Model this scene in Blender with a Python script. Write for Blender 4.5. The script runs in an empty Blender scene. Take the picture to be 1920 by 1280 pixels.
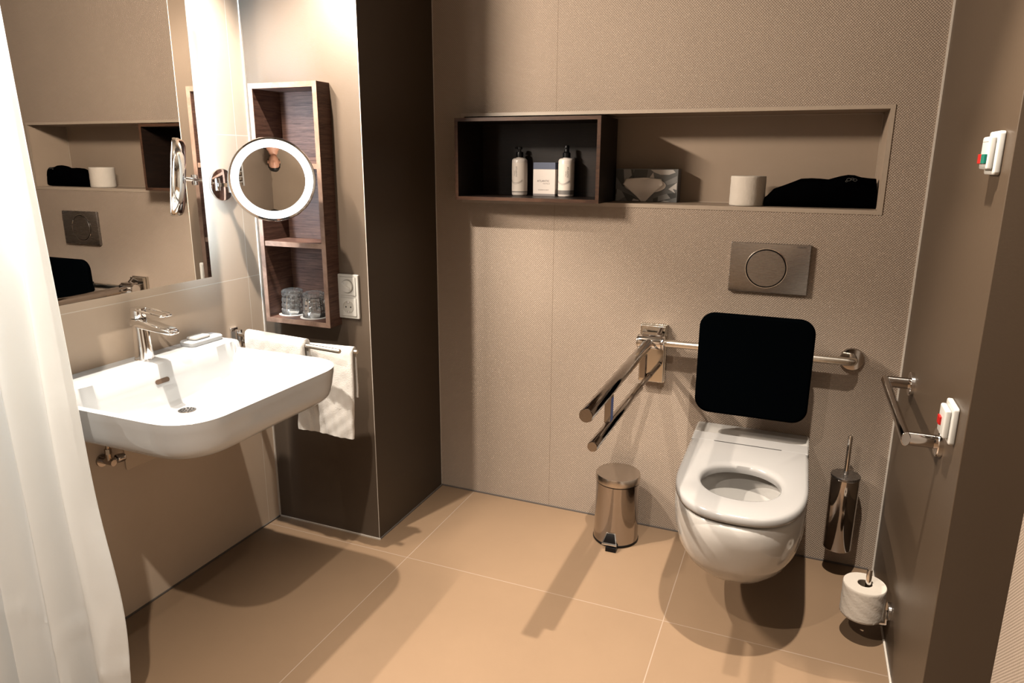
import bpy, bmesh, math, random
from mathutils import Vector, Matrix
C = bpy.context.scene
COL = C.collection
pi = math.pi
sin, cos = math.sin, math.cos
random.seed(7)

# ---------------------------------------------------------------- camera, light, exposure
CAM = Vector((1.32820908, -2.42478182, 1.35571801))
yaw, pitch, roll = map(math.radians, (-22.10316222, -13.76420405, 0.38861211))
f0 = Vector((sin(yaw), cos(yaw), 0)); r0 = Vector((cos(yaw), -sin(yaw), 0)); up = Vector((0, 0, 1))
fw = f0*cos(pitch) + up*sin(pitch); u0 = -f0*sin(pitch) + up*cos(pitch)
rt = r0*cos(roll) + u0*sin(roll); u1 = -r0*sin(roll) + u0*cos(roll)
cd = bpy.data.cameras.new('camera'); cam = bpy.data.objects.new('camera', cd); COL.objects.link(cam)
m = Matrix((rt, u1, -fw)).transposed().to_4x4(); m.translation = CAM
cam.matrix_world = m
cd.sensor_width = 36; cd.lens = 1300.27426/1920*36
cd.shift_x = -9.136/1920; cd.shift_y = -19.3/1920
cd.clip_start = 0.02
C.camera = cam

w = bpy.data.worlds.new('world'); C.world = w; w.use_nodes = True
w.node_tree.nodes['Background'].inputs[0].default_value = (1, .85, .7, 1)
w.node_tree.nodes['Background'].inputs[1].default_value = 0.0

C.view_settings.view_transform = 'Standard'; C.view_settings.look = 'None'
C.view_settings.gamma = 1; C.view_settings.exposure = 0.0
try: C.view_settings.use_curve_mapping = False
except Exception: pass
C.cycles.use_denoising = True
C.cycles.max_bounces = 10; C.cycles.diffuse_bounces = 2; C.cycles.glossy_bounces = 6; C.cycles.transmission_bounces = 10
C.cycles.sample_clamp_indirect = 6; C.cycles.blur_glossy = 0.6
C.cycles.caustics_reflective = True; C.cycles.caustics_refractive = False

CEIL = 2.45
def spot(name, loc, power, target=None, size=math.radians(120), blend=.55, rad=.018, col=(1, .90, .78)):
    l = bpy.data.lights.new(name, 'SPOT'); l.energy = power; l.spot_size = size; l.spot_blend = blend
    l.shadow_soft_size = rad; l.color = col
    o = bpy.data.objects.new(name, l); COL.objects.link(o); o.location = loc
    if target is not None:
        o.rotation_euler = (Vector(target)-Vector(loc)).to_track_quat('-Z', 'Y').to_euler()
    return o
DEG = math.radians
spot('downlight_toilet', (1.27, -1.04, CEIL-.02), 470, size=DEG(74), blend=.75)
spot('downlight_basin', (-.19, -1.07, CEIL-.02), 370, size=DEG(96), blend=.35)
spot('downlight_entrance', (.50, -2.20, CEIL-.02), 260, size=DEG(125), blend=.9)

def area(name, loc, direction, sx, sy, power, col):
    l = bpy.data.lights.new(name, 'AREA'); l.shape = 'RECTANGLE'; l.size = sx; l.size_y = sy; l.energy = power; l.color = col
    o = bpy.data.objects.new(name, l); COL.objects.link(o); o.location = loc
    z_ = -Vector(direction).normalized(); x_ = Vector((0, 1, 0)); y_ = z_.cross(x_).normalized(); x_ = y_.cross(z_)
    o.matrix_world = Matrix.Translation(loc) @ Matrix((x_, y_, z_)).transposed().to_4x4(); return o
area('upper_wall_fill', (-.372, -1.13, 1.975), (1, .02, -.25), .42, .035, 92, (1, .87, .73))   # added soft fill for the upper back wall, from an unseen lamp

# ---------------------------------------------------------------- materials
def nt(name):
    m = bpy.data.materials.new(name); m.use_nodes = True
    return m, m.node_tree.nodes, m.node_tree.links, m.node_tree.nodes['Principled BSDF']
def mat(name, col, rough=.5, metal=0, spec=.5, bump=None, coat=0, noise=None, trans=0, ior=1.45, sheen=0, emit=None):
    m, N, L, b = nt(name)
    if not metal and not trans: col = tuple(c*.42 for c in col)
    b.inputs['Base Color'].default_value = (*col, 1); b.inputs['Roughness'].default_value = rough
    b.inputs['Metallic'].default_value = metal; b.inputs['Specular IOR Level'].default_value = spec
    b.inputs['Coat Weight'].default_value = coat; b.inputs['Coat Roughness'].default_value = .05
    b.inputs['Transmission Weight'].default_value = trans; b.inputs['IOR'].default_value = ior
    b.inputs['Sheen Weight'].default_value = sheen
    if emit:
        b.inputs['Emission Color'].default_value = (*emit[0], 1); b.inputs['Emission Strength'].default_value = emit[1]
    tc = N.new('ShaderNodeTexCoord')
    if noise:   # (scale, amount)
        n = N.new('ShaderNodeTexNoise'); n.inputs['Scale'].default_value = noise[0]; n.inputs['Detail'].default_value = 5
        L.new(tc.outputs['Object'], n.inputs['Vector'])
        r = N.new('ShaderNodeMapRange'); r.inputs['To Min'].default_value = 1-noise[1]; r.inputs['To Max'].default_value = 1+noise[1]
        r.inputs['From Min'].default_value = .3; r.inputs['From Max'].default_value = .7
        L.new(n.outputs['Fac'], r.inputs['Value'])
        mx = N.new('ShaderNodeMix'); mx.data_type = 'RGBA'; mx.blend_type = 'MULTIPLY'; mx.inputs[0].default_value = 1
        mx.inputs[6].default_value = (*col, 1); L.new(r.outputs[0], mx.inputs[7]); L.new(mx.outputs[2], b.inputs['Base Color'])
    if bump:    # (scale, strength, distance)
        n = N.new('ShaderNodeTexNoise'); n.inputs['Scale'].default_value = bump[0]; n.inputs['Detail'].default_value = 3
        L.new(tc.outputs['Object'], n.inputs['Vector'])
        bp = N.new('ShaderNodeBump'); bp.inputs['Strength'].default_value = bump[1]; bp.inputs['Distance'].default_value = bump[2]
        L.new(n.outputs['Fac'], bp.inputs['Height']); L.new(bp.outputs[0], b.inputs['Normal'])
    return m
def mathn(N, L, op, a, b=None, c=None):
    n = N.new('ShaderNodeMath'); n.operation = op
    for i, v in enumerate((a, b, c)):
        if v is None: continue
        if isinstance(v, (int, float)): n.inputs[i].default_value = v
        else: L.new(v, n.inputs[i])
    return n.outputs[0]
def tiled(name, col, grout, lines, rough=.6, weave=None, noise=(3, .04), width=.0012, bumpd=.0006):
    """lines: list of (axis, position); weave: (pitch, axis a, axis b, height)"""
    m, N, L, b = nt(name)
    b.inputs['Roughness'].default_value = rough; b.inputs['Specular IOR Level'].default_value = .25
    tc = N.new('ShaderNodeTexCoord'); sx = N.new('ShaderNodeSeparateXYZ'); L.new(tc.outputs['Object'], sx.inputs[0])
    mask = None
    for ax, p in lines:
        d = mathn(N, L, 'ABSOLUTE', mathn(N, L, 'SUBTRACT', sx.outputs['xyz'.index(ax)], p))
        k = mathn(N, L, 'LESS_THAN', d, width)
        mask = k if mask is None else mathn(N, L, 'MAXIMUM', mask, k)
    n = N.new('ShaderNodeTexNoise'); n.inputs['Scale'].default_value = noise[0]; n.inputs['Detail'].default_value = 8; n.inputs['Roughness'].default_value = .65
    L.new(tc.outputs['Object'], n.inputs['Vector'])
    r = N.new('ShaderNodeMapRange'); r.inputs['To Min'].default_value = 1-noise[1]; r.inputs['To Max'].default_value = 1+noise[1]
    r.inputs['From Min'].default_value = .3; r.inputs['From Max'].default_value = .7; L.new(n.outputs['Fac'], r.inputs['Value'])
    mx = N.new('ShaderNodeMix'); mx.data_type = 'RGBA'; mx.blend_type = 'MULTIPLY'; mx.inputs[0].default_value = 1
    mx.inputs[6].default_value = (*col, 1); L.new(r.outputs[0], mx.inputs[7])
    out = mx.outputs[2]
    if mask is not None:
        m2 = N.new('ShaderNodeMix'); m2.data_type = 'RGBA'; L.new(mask, m2.inputs[0]); L.new(out, m2.inputs[6]); m2.inputs[7].default_value = (*grout, 1)
        out = m2.outputs[2]
    L.new(out, b.inputs['Base Color'])
    h = None
    if weave:
        p, a, c, hh = weave
        sa = mathn(N, L, 'SINE', mathn(N, L, 'MULTIPLY', sx.outputs['xyz'.index(a)], 2*pi/p))
        sc = mathn(N, L, 'SINE', mathn(N, L, 'MULTIPLY', sx.outputs['xyz'.index(c)], 2*pi/p))
        h = mathn(N, L, 'MULTIPLY', mathn(N, L, 'MULTIPLY', sa, sc), hh)
    fine = N.new('ShaderNodeTexNoise'); fine.inputs['Scale'].default_value = 180; L.new(tc.outputs['Object'], fine.inputs['Vector'])
    hf = mathn(N, L, 'MULTIPLY', fine.outputs['Fac'], .00012)
    h = hf if h is None else mathn(N, L, 'ADD', h, hf)
    if mask is not None: h = mathn(N, L, 'SUBTRACT', h, mathn(N, L, 'MULTIPLY', mask, bumpd))
    bp = N.new('ShaderNodeBump'); bp.inputs['Strength'].default_value = 1; bp.inputs['Distance'].default_value = 1
    L.new(h, bp.inputs['Height']); L.new(bp.outputs[0], b.inputs['Normal'])
    return m
def wood(name, dark, light, rough=.45, stretch=(1.2, 9, 60), grain='x'):
    m, N, L, b = nt(name); b.inputs['Roughness'].default_value = rough; b.inputs['Specular IOR Level'].default_value = .2
    tc = N.new('ShaderNodeTexCoord'); mp = N.new('ShaderNodeMapping'); mp.inputs['Scale'].default_value = stretch
    L.new(tc.outputs['Object'], mp.inputs[0])
    n = N.new('ShaderNodeTexNoise'); n.inputs['Scale'].default_value = 2.5; n.inputs['Detail'].default_value = 9; n.inputs['Roughness'].default_value = .7; n.inputs['Distortion'].default_value = .6
    L.new(mp.outputs[0], n.inputs['Vector'])
    cr = N.new('ShaderNodeValToRGB'); cr.color_ramp.elements[0].position = .36; cr.color_ramp.elements[1].position = .66
    cr.color_ramp.elements[0].color = (*dark, 1); cr.color_ramp.elements[1].color = (*light, 1)
    L.new(n.outputs['Fac'], cr.inputs[0]); L.new(cr.outputs[0], b.inputs['Base Color'])
    bp = N.new('ShaderNodeBump'); bp.inputs['Strength'].default_value = .25; bp.inputs['Distance'].default_value = .0006
    L.new(n.outputs['Fac'], bp.inputs['Height']); L.new(bp.outputs[0], b.inputs['Normal'])
    return m
def brushed(name, col, rough=.3, stretch=(300, 300, 6)):
    m, N, L, b = nt(name); b.inputs['Metallic'].default_value = 1; b.inputs['Base Color'].default_value = (*col, 1)
    tc = N.new('ShaderNodeTexCoord'); mp = N.new('ShaderNodeMapping'); mp.inputs['Scale'].default_value = stretch
    L.new(tc.outputs['Object'], mp.inputs[0]); n = N.new('ShaderNodeTexNoise'); n.inputs['Scale'].default_value = 1.5; n.inputs['Detail'].default_value = 2
    L.new(mp.outputs[0], n.inputs['Vector'])
    r = N.new('ShaderNodeMapRange'); r.inputs['To Min'].default_value = rough*.8; r.inputs['To Max'].default_value = rough*1.3
    L.new(n.outputs['Fac'], r.inputs['Value']); L.new(r.outputs[0], b.inputs['Roughness'])
    bp = N.new('ShaderNodeBump'); bp.inputs['Strength'].default_value = .05; bp.inputs['Distance'].default_value = .00003
    L.new(n.outputs['Fac'], bp.inputs['Height']); L.new(bp.outputs[0], b.inputs['Normal'])
    return m

BEIGE = (.220, .171, .132)
TAUPE = (.044, .0295, .0185)
M = dict(
    floor=tiled('floor_tile', (.150, .098, .060), (.22, .165, .125), [('x', .155), ('x', 1.053), ('y', -.548), ('y', -1.446), ('y', -2.344)], rough=.42, noise=(2.2, .05), width=.0014),
    wall_tex=tiled('textured_wall_tile', BEIGE, (.14, .10, .07), [('x', .488)], rough=.78, weave=(.0082, 'x', 'z', .0006), width=.0007, bumpd=.0003),
    wall_tex_side=tiled('textured_side_wall_tile', BEIGE, (.20, .16, .12), [('y', -1.02), ('y', -1.92)], rough=.5, weave=(.0082, 'y', 'z', .0005), width=.001),
    wall_left=tiled('smooth_wall_tile', (.40, .315, .24), (.52, .46, .39), [('y', -.545), ('y', -1.745), ('z', .955), ('z', 1.434)], rough=.38, width=.0012),
    niche=tiled('niche_tile', (.215, .162, .119), BEIGE, [], rough=.45),
    taupe=tiled('taupe_laminate', TAUPE, TAUPE, [], rough=.42, noise=(2, .03)),
    taupe_front=tiled('column_front_laminate', (.068, .050, .036), TAUPE, [], rough=.42, noise=(2, .03)),  # column front, set paler than the column side
    taupe_side=tiled('column_side_laminate', (.034, .023, .0145), TAUPE, [], rough=.45, noise=(2, .03)),  # column side, set darker than the column front
    ceiling=mat('ceiling_paint', (.26, .22, .18), .8),
    trim=mat('pale_silicone', (.95, .85, .74), .45),
    trimdark=mat('grey_silicone', (.16, .135, .12), .5),
    nichetrim=mat('niche_trim_tile', (.60, .48, .37), .4),
    ceramic=mat('white_ceramic', (.86, .88, .895), .07, spec=.5, coat=.4),
    wc=mat('toilet_ceramic', (.76, .72, .67), .12, spec=.35, coat=.1),
    seat=mat('white_seat_plastic', (.46, .44, .42), .13, spec=.5),
    plastic=mat('white_switch_plastic', (.80, .77, .71), .28),
    plastic_dk=mat('socket_shade_plastic', (.62, .59, .53), .35),
    seam=mat('seam_grey', (.33, .31, .28), .5),
    chrome=mat('chrome', (.78, .76, .74), .045, 1),
    chrome_dk=mat('polished_steel', (.40, .365, .34), .07, 1),
    steel=brushed('brushed_steel', (.29, .275, .265), .26, (14, 300, 900)),
    steel_tube=brushed('satin_tube_steel', (.62, .57, .50), .24, (6, 300, 300)),
    hinge=mat('satin_hinge_plate', (.62, .58, .52), .16, 1),
    mirror=mat('mirror_silver', (.86, .86, .85), .004, 1),
    mirroredge=mat('mirror_edge_glass', (.06, .09, .09), .15),
    housing=mat('mirror_housing', (.7, .7, .7), .5),
    led=mat('led_diffuser', (.9, .9, .9), .5, emit=((.60, .80, 1), 140)),
    fill_strip=mat('fill_strip_glow', (.9, .9, .9), .5, emit=((1, .93, .82), 9)),  # glow of the strip added below the mirror
    ring=mat('ring_light', (.9, .9, .9), .5, emit=((.93, .97, 1), 3.2)),
    black=mat('black_plastic', (.003, .003, .004), .35, spec=.25),
    pad=mat('black_pad_foam', (.001, .0015, .002), .8, spec=.0, bump=(300, .2, .0004), sheen=0),
    cloth_black=mat('black_fabric', (.0012, .0012, .0015), .95, spec=.0, bump=(500, .3, .0006)),
    thread=mat('grey_thread', (.09, .085, .075), .8),
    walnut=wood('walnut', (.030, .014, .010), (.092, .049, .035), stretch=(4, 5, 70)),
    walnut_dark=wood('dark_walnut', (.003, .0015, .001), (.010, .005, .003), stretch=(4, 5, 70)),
    walnut_edge=wood('walnut_edge', (.11, .068, .050), (.20, .132, .10), stretch=(5, 40, 5)),
    walnut_edge_dark=wood('dark_walnut_edge', (.022, .010, .006), (.055, .025, .013), stretch=(5, 40, 40)),
    towel=mat('white_terry', (1.15, 1.10, 1.03), .95, bump=(420, .8, .0022), sheen=.5),
    paper=mat('toilet_paper', (.85, .75, .64), .95, bump=(120, .5, .0015)),
    tissue=mat('white_tissue', (1.5, 1.36, 1.24), .9, bump=(40, .2, .002)),
    card=mat('brown_card', (.16, .11, .07), .9),
    bottle=mat('white_bottle', (1.25, 1.12, 1.03), .3),
    bottle_band=mat('grey_bottle_band', (.36, .33, .31), .35),
    label=mat('cream_label', (1.4, 1.24, 1.10), .45),
    ink=mat('dark_ink', (.06, .05, .05), .6),
    ink2=mat('grey_ink', (.3, .26, .23), .6),
    boxwhite=mat('white_card', (1.35, 1.2, 1.1), .55),
    boxblue=mat('slate_blue_card', (.14, .17, .27), .55),
    boxgrey=mat('grey_card', (.38, .34, .33), .55),
    g1=mat('tissue_box_dark', (.07, .072, .07), .45), g2=mat('tissue_box_grey', (.22, .22, .215), .45),
    g3=mat('tissue_box_mid', (.42, .41, .40), .45), g4=mat('tissue_box_pale', (.95, .88, .82), .45),
    red=mat('red_signal', (.60, .006, .004), .35), green=mat('green_signal', (.0, .19, .13), .35),
    blue=mat('blue_sticker', (.008, .05, .22), .35),
    copper=mat('aged_valve_brass', (.35, .27, .20), .25, 1),
    water=mat('water', (.9, .93, .92), .02, trans=1, ior=1.33),
    skin=mat('skin', (.75, .38, .25), .5), hair=mat('dark_hair', (.012, .009, .007), .5, bump=(90, .6, .004)),
    shirt=mat('dark_shirt', (.03, .03, .035), .9), trousers=mat('dark_trousers', (.02, .022, .03), .9),
    white_door=mat('white_door_paint', (.70, .67, .62), .35), white_metal=mat('white_radiator_paint', (.75, .73, .70), .3),
    lid=mat('satin_lid_steel', (.52, .47, .42), .22, 1),
    glow_rim=mat('clear_rim', (.5, .5, .5), .1, 1),
)
# clear cut glass and translucent curtain
def glassmat():
    m, N, L, b = nt('cut_glass'); o = N['Material Output']; N.remove(b)
    tr = N.new('ShaderNodeBsdfTransparent'); tr.inputs[0].default_value = (.985, .99, .99, 1)
    g = N.new('ShaderNodeBsdfGlossy'); g.inputs['Roughness'].default_value = .03
    fr = N.new('ShaderNodeFresnel'); fr.inputs['IOR'].default_value = 1.75
    x = N.new('ShaderNodeMixShader'); L.new(fr.outputs[0], x.inputs[0]); L.new(tr.outputs[0], x.inputs[1]); L.new(g.outputs[0], x.inputs[2]); df = N.new('ShaderNodeBsdfDiffuse'); df.inputs[0].default_value = (.8, .8, .8, 1)
    y = N.new('ShaderNodeMixShader'); y.inputs[0].default_value = .035; L.new(x.outputs[0], y.inputs[1]); L.new(df.outputs[0], y.inputs[2]); L.new(y.outputs[0], o.inputs[0])
    return m
M['glass'] = glassmat()
def curtainmat():
    m = bpy.data.materials.new('curtain_fabric'); m.use_nodes = True; N = m.node_tree.nodes; L = m.node_tree.links; N.clear()
    o = N.new('ShaderNodeOutputMaterial'); d = N.new('ShaderNodeBsdfDiffuse'); t = N.new('ShaderNodeBsdfTranslucent'); tr = N.new('ShaderNodeBsdfTransparent')
    g = N.new('ShaderNodeBsdfGlossy'); g.inputs['Roughness'].default_value = .35
    d.inputs[0].default_value = (.86, .885, .89, 1); t.inputs[0].default_value = (.84, .86, .86, 1); tr.inputs[0].default_value = (.9, .88, .85, 1)
    a = N.new('ShaderNodeMixShader'); a.inputs[0].default_value = .42; L.new(d.outputs[0], a.inputs[1]); L.new(t.outputs[0], a.inputs[2])
    c = N.new('ShaderNodeMixShader'); c.inputs[0].default_value = .20; L.new(a.outputs[0], c.inputs[1]); L.new(tr.outputs[0], c.inputs[2])
    e = N.new('ShaderNodeMixShader'); e.inputs[0].default_value = .04; L.new(c.outputs[0], e.inputs[1]); L.new(g.outputs[0], e.inputs[2])
    tc = N.new('ShaderNodeTexCoord'); n = N.new('ShaderNodeTexNoise'); n.inputs['Scale'].default_value = 9; n.inputs['Detail'].default_value = 6
    L.new(tc.outputs['Object'], n.inputs['Vector']); bp = N.new('ShaderNodeBump'); bp.inputs['Strength'].default_value = .35; bp.inputs['Distance'].default_value = .008
    L.new(n.outputs['Fac'], bp.inputs['Height']); L.new(bp.outputs[0], d.inputs['Normal']); L.new(bp.outputs[0], t.inputs['Normal'])
    L.new(e.outputs[0], o.inputs[0]); return m
M['curtain'] = curtainmat()

# ---------------------------------------------------------------- mesh helpers
class MB:
    def __init__(s): s.v = []; s.f = []; s.mi = []; s.cur = 0
    def add(s, vs, fs):
        n = len(s.v); s.v += [tuple(v) for v in vs]; s.f += [tuple(i+n for i in f) for f in fs]; s.mi += [s.cur]*len(fs); return s
    def box(s, x0, x1, y0, y1, z0, z1):
        x0, x1 = min(x0, x1), max(x0, x1); y0, y1 = min(y0, y1), max(y0, y1); z0, z1 = min(z0, z1), max(z0, z1)
        return s.add([(x0, y0, z0), (x1, y0, z0), (x1, y1, z0), (x0, y1, z0), (x0, y0, z1), (x1, y0, z1), (x1, y1, z1), (x0, y1, z1)],
                     [(0, 3, 2, 1), (4, 5, 6, 7), (0, 1, 5, 4), (1, 2, 6, 5), (2, 3, 7, 6), (3, 0, 4, 7)])
    def loft(s, loops, cap0=True, cap1=True, closed=True):
        n = len(loops[0]); vs = [p for l in loops for p in l]; fs = []
        for i in range(len(loops)-1):
            for j in range(n if closed else n-1):
                k = (j+1) % n; fs.append((i*n+j, i*n+k, (i+1)*n+k, (i+1)*n+j))
        if cap0: fs.append(tuple(range(n-1, -1, -1)))
        if cap1: fs.append(tuple((len(loops)-1)*n+j for j in range(n)))
        return s.add(vs, fs)
    def tube(s, pts, r, n=20, caps=True):
        pts = [Vector(p) for p in pts]; rs = r if isinstance(r, (list, tuple)) else [r]*len(pts)
        t = (pts[1]-pts[0]).normalized(); a = t.orthogonal().normalized(); loops = []
        for i, p in enumerate(pts):
            t2 = ((pts[min(i+1, len(pts)-1)]-p).normalized() + (p-pts[max(i-1, 0)]).normalized())
            t2 = t2.normalized() if t2.length > 1e-6 else t
            a = (a - a.dot(t2)*t2).normalized(); b = t2.cross(a)
            loops.append([p + rs[i]*(cos(2*pi*k/n)*a + sin(2*pi*k/n)*b) for k in range(n)])
        return s.loft(loops, caps, caps)
    def cyl(s, c, axis, r, h, n=32, bev=0):
        c = Vector(c); d = Vector(axis).normalized()
        if bev:
            return s.tube([c, c+d*bev*.3, c+d*bev, c+d*(h-bev), c+d*(h-bev*.3), c+d*h], [r-bev, r-bev*.3, r, r, r-bev*.3, r-bev], n)
        return s.tube([c, c+d*h], r, n)
    def lathe(s, c, axis, prof, n=40, cap0=True, cap1=True):
        c = Vector(c); d = Vector(axis).normalized(); a = d.orthogonal().normalized(); b = d.cross(a)
        if abs(d.z) > .99: a = Vector((1, 0, 0)); b = d.cross(a)
        return s.loft([[c + d*h + r*(cos(2*pi*k/n)*a + sin(2*pi*k/n)*b) for k in range(n)] for r, h in prof], cap0, cap1)
    def build(s, name, material, parent=None, bevel=0, seg=2, angle=35, sub=0, flip=False):
        me = bpy.data.meshes.new(name); me.from_pydata(s.v, [], s.f)
        ms = material if isinstance(material, (list, tuple)) else [material]
        for k in ms: me.materials.append(M[k] if isinstance(k, str) else k)
        for p, i in zip(me.polygons, s.mi): p.material_index = i; p.use_smooth = True
        bm = bmesh.new(); bm.from_mesh(me); bmesh.ops.recalc_face_normals(bm, faces=bm.faces)
        if flip: bmesh.ops.reverse_faces(bm, faces=bm.faces)
        bm.to_mesh(me); bm.free()
        me.set_sharp_from_angle(angle=math.radians(angle))
        o = bpy.data.objects.new(name, me); COL.objects.link(o)
        if bevel:
            b = o.modifiers.new('bevel', 'BEVEL'); b.width = bevel; b.segments = seg; b.limit_method = 'ANGLE'; b.angle_limit = math.radians(40)
            b.harden_normals = True
        if sub:
            b = o.modifiers.new('sub', 'SUBSURF'); b.levels = sub; b.render_levels = sub
        if parent is not None:
            o.parent = parent; o.matrix_parent_inverse = parent.matrix_world.inverted()
        return o
def tag(o, label, cat, group=None, kind=None):
    o['label'] = label; o['category'] = cat
    if group: o['group'] = group
    if kind: o['kind'] = kind
    return o
def struct(o): o['kind'] = 'structure'; return o
def thing(name, loc, label, cat, group=None):
    o = bpy.data.objects.new(name, None); COL.objects.link(o); o.location = loc; o.empty_display_size = .05
    bpy.context.view_layer.update()
    return tag(o, label, cat, group)
def rrect(w, h, r, n=8, cx=0, cy=0):
    p = []
    for sx, sy, a0 in ((1, 1, 0), (-1, 1, 90), (-1, -1, 180), (1, -1, 270)):
        for k in range(n+1):
            a = math.radians(a0+90*k/n); p.append((cx+sx*(w/2-r)+r*cos(a), cy+sy*(h/2-r)+r*sin(a)))
    return p
def slab(mb, pts2, f, t0, t1, bev=0, n=3):
    """extrude 2-d outline; f(u,v,t)->3-d ; rounded edges of radius bev"""
    cx = sum(p[0] for p in pts2)/len(pts2); cy = sum(p[1] for p in pts2)/len(pts2)
    ext_x = max(abs(p[0]-cx) for p in pts2); ext_y = max(abs(p[1]-cy) for p in pts2)
    def sc(d): return [(cx+(u-cx)*(1-d/ext_x), cy+(v-cy)*(1-d/ext_y)) for u, v in pts2]
    L = []
    if bev:
        for k in range(n+1):
            a = pi/2*k/n; L.append([f(u, v, t0+bev*(1-cos(pi/2-a+0)) if False else t0+bev*(1-cos(a))*0+bev*(k/n)*0+bev*(1-sin(pi/2-a)) ) for u, v in sc(bev*(1-sin(a)))])
        for k in range(n, -1, -1):
            a = pi/2*k/n; L.append([f(u, v, t1-bev*(1-sin(pi/2-a))) for u, v in sc(bev*(1-sin(a)))])
    else:
        L = [[f(u, v, t0) for u, v in pts2], [f(u, v, t1) for u, v in pts2]]
    return mb.loft(L)
def text(body, size, f, name, material, parent, depth=.0003, spacing=1.0, align='LEFT'):
    cu = bpy.data.curves.new('t', 'FONT'); cu.body = body; cu.size = size; cu.extrude = depth; cu.space_character = spacing; cu.align_x = align
    o = bpy.data.objects.new('t', cu); COL.objects.link(o)
    me = bpy.data.meshes.new_from_object(o.evaluated_get(bpy.context.evaluated_depsgraph_get()))
    bpy.data.objects.remove(o); bpy.data.curves.remove(cu)
    for v in me.vertices: v.co = Vector(f(v.co.x, v.co.y, v.co.z))
    me.materials.clear(); me.materials.append(M[material]); me.name = name
    q = bpy.data.objects.new(name, me); COL.objects.link(q)
    if parent is not None: q.parent = parent; q.matrix_parent_inverse = parent.matrix_world.inverted()
    return q
def noise3(x, y, z):
    return (sin(x*12.9+y*3.1+z*7.7)+sin(x*5.3-y*11.7+z*4.1+1.3)+sin(x*8.1+y*6.7-z*9.3+2.1))/3

XL, XR, D = -.457, 1.669, .483
REAR = -3.05
XF = 1.79            # far side wall beyond the right partition
# ---------------------------------------------------------------- the room
struct(MB().box(XL-.1, XF+.1, REAR-.1, .32, -.05, 0).build('floor', 'floor'))
struct(MB().box(XL-.1, XF+.1, REAR-.1, .3, CEIL, CEIL+.05).build('ceiling', 'ceiling'))
struct(MB().box(XL-.1, XL, REAR-.1, .3, 0, CEIL).build('wall_left', 'wall_left'))
struct(MB().box(XL, XF, REAR-.1, REAR, 0, CEIL).build('wall_rear', 'wall_left'))
struct(MB().box(XF, XF+.1, REAR, -.89, 0, CEIL).build('wall_side', 'wall_tex_side'))
struct(MB().box(XR, XF+.1, -.89, .15, 0, CEIL).build('wall_right', 'taupe', bevel=.002))
# back wall with the niche opening
NX0, NX1, NZ0, NZ1, ND = .127, 1.541, 1.2155, 1.5155, .20
def holed(mb, a0, a1, b0, b1, ha0, ha1, hb0, hb1, f, back):
    """front wall with rectangular hole, as a slab between depth 0 and `back`"""
    o = [(a0, b0), (a1, b0), (a1, b1), (a0, b1)]; h = [(ha0, hb0), (ha1, hb0), (ha1, hb1), (ha0, hb1)]
    mb.loft([[f(*p, 0) for p in o], [f(*p, 0) for p in h], [f(*p, back) for p in h], [f(*p, back) for p in o], [f(*p, 0) for p in o]], False, False)
mb = MB(); holed(mb, XL, XR, 0, CEIL, NX0-.001, NX1+.001, NZ0-.001, NZ1+.001, lambda a, b, d: (a, d, b), .212)
struct(mb.build('wall_back', 'wall_tex'))
mb = MB()   # lining of the niche
mb.box(NX0, NX1, ND, ND+.01, NZ0, NZ1); mb.box(NX0, NX1, 0, ND, NZ0-.01, NZ0); mb.box(NX0, NX1, 0, ND, NZ1, NZ1+.01)
mb.box(NX0-.01, NX0, 0, ND, NZ0-.01, NZ1+.01); mb.box(NX1, NX1+.01, 0, ND, NZ0-.01, NZ1+.01)
struct(mb.build('wall_niche', 'niche'))
mb = MB(); holed(mb, NX0-.013, NX1+.013, NZ0-.0135, NZ1+.0115, NX0, NX1, NZ0, NZ1, lambda a, b, d: (a, -.002+d, b), .003)
struct(mb.build('trim_1', 'nichetrim'))
mb = MB(); e = .003
for (x0, x1, z0, z1) in ((NX0, NX1, NZ0, NZ0+e), (NX0, NX1, NZ1-e, NZ1), (NX0, NX0+e, NZ0, NZ1), (NX1-e, NX1, NZ0, NZ1)): mb.box(x0, x1, ND-e, ND, z0, z1)
struct(mb.build('trim_2', 'nichetrim'))
# boxed-in column in the left rear corner, recess for the wooden cabinet
CX0, CX1, CZ0, CZ1 = -.3865, -.1150, .8025, 1.5955
mb = MB(); holed(mb, XL, 0, 0, CEIL, CX0+.001, CX1-.001, CZ0+.001, CZ1-.001, lambda a, b, d: (a, -D+d, b), .10)
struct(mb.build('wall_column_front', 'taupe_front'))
mb = MB(); mb.box(XL, 0, -D+.10, 0, 0, CEIL); mb.box(-.002, .0006, -D+.0005, 0, 0, CEIL)
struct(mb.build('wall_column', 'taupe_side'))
struct(MB().box(-.003, 0.0012, -.005, 0, 0, CEIL).build('trim_3', 'trim'))
struct(MB().box(XL, XL+.005, -D-.005, -D, 0, CEIL).build('trim_4', 'trim'))
struct(MB().box(XR-.005, XR, -.005, 0, 0, CEIL).build('trim_5', 'trim'))
struct(MB().box(-.0015, .0006, -D-.0008, -D+.0015, 0, CEIL).build('trim_6', 'trim'))
g = .005
struct(MB().box(XL, XL+g, REAR, -D, 0, g).build('baseboard_left', 'trimdark'))
struct(MB().box(XL, g, -D-g, -D, 0, g).build('baseboard_column_front', 'trim'))
struct(MB().box(0, g, -D, 0, 0, g).build('baseboard_column_side', 'trimdark'))
struct(MB().box(0, XR, -g, 0, 0, g).build('baseboard_back', 'trimdark'))
struct(MB().box(XR-g, XR, -.89, 0, 0, g).build('baseboard_right', 'trim'))

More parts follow.
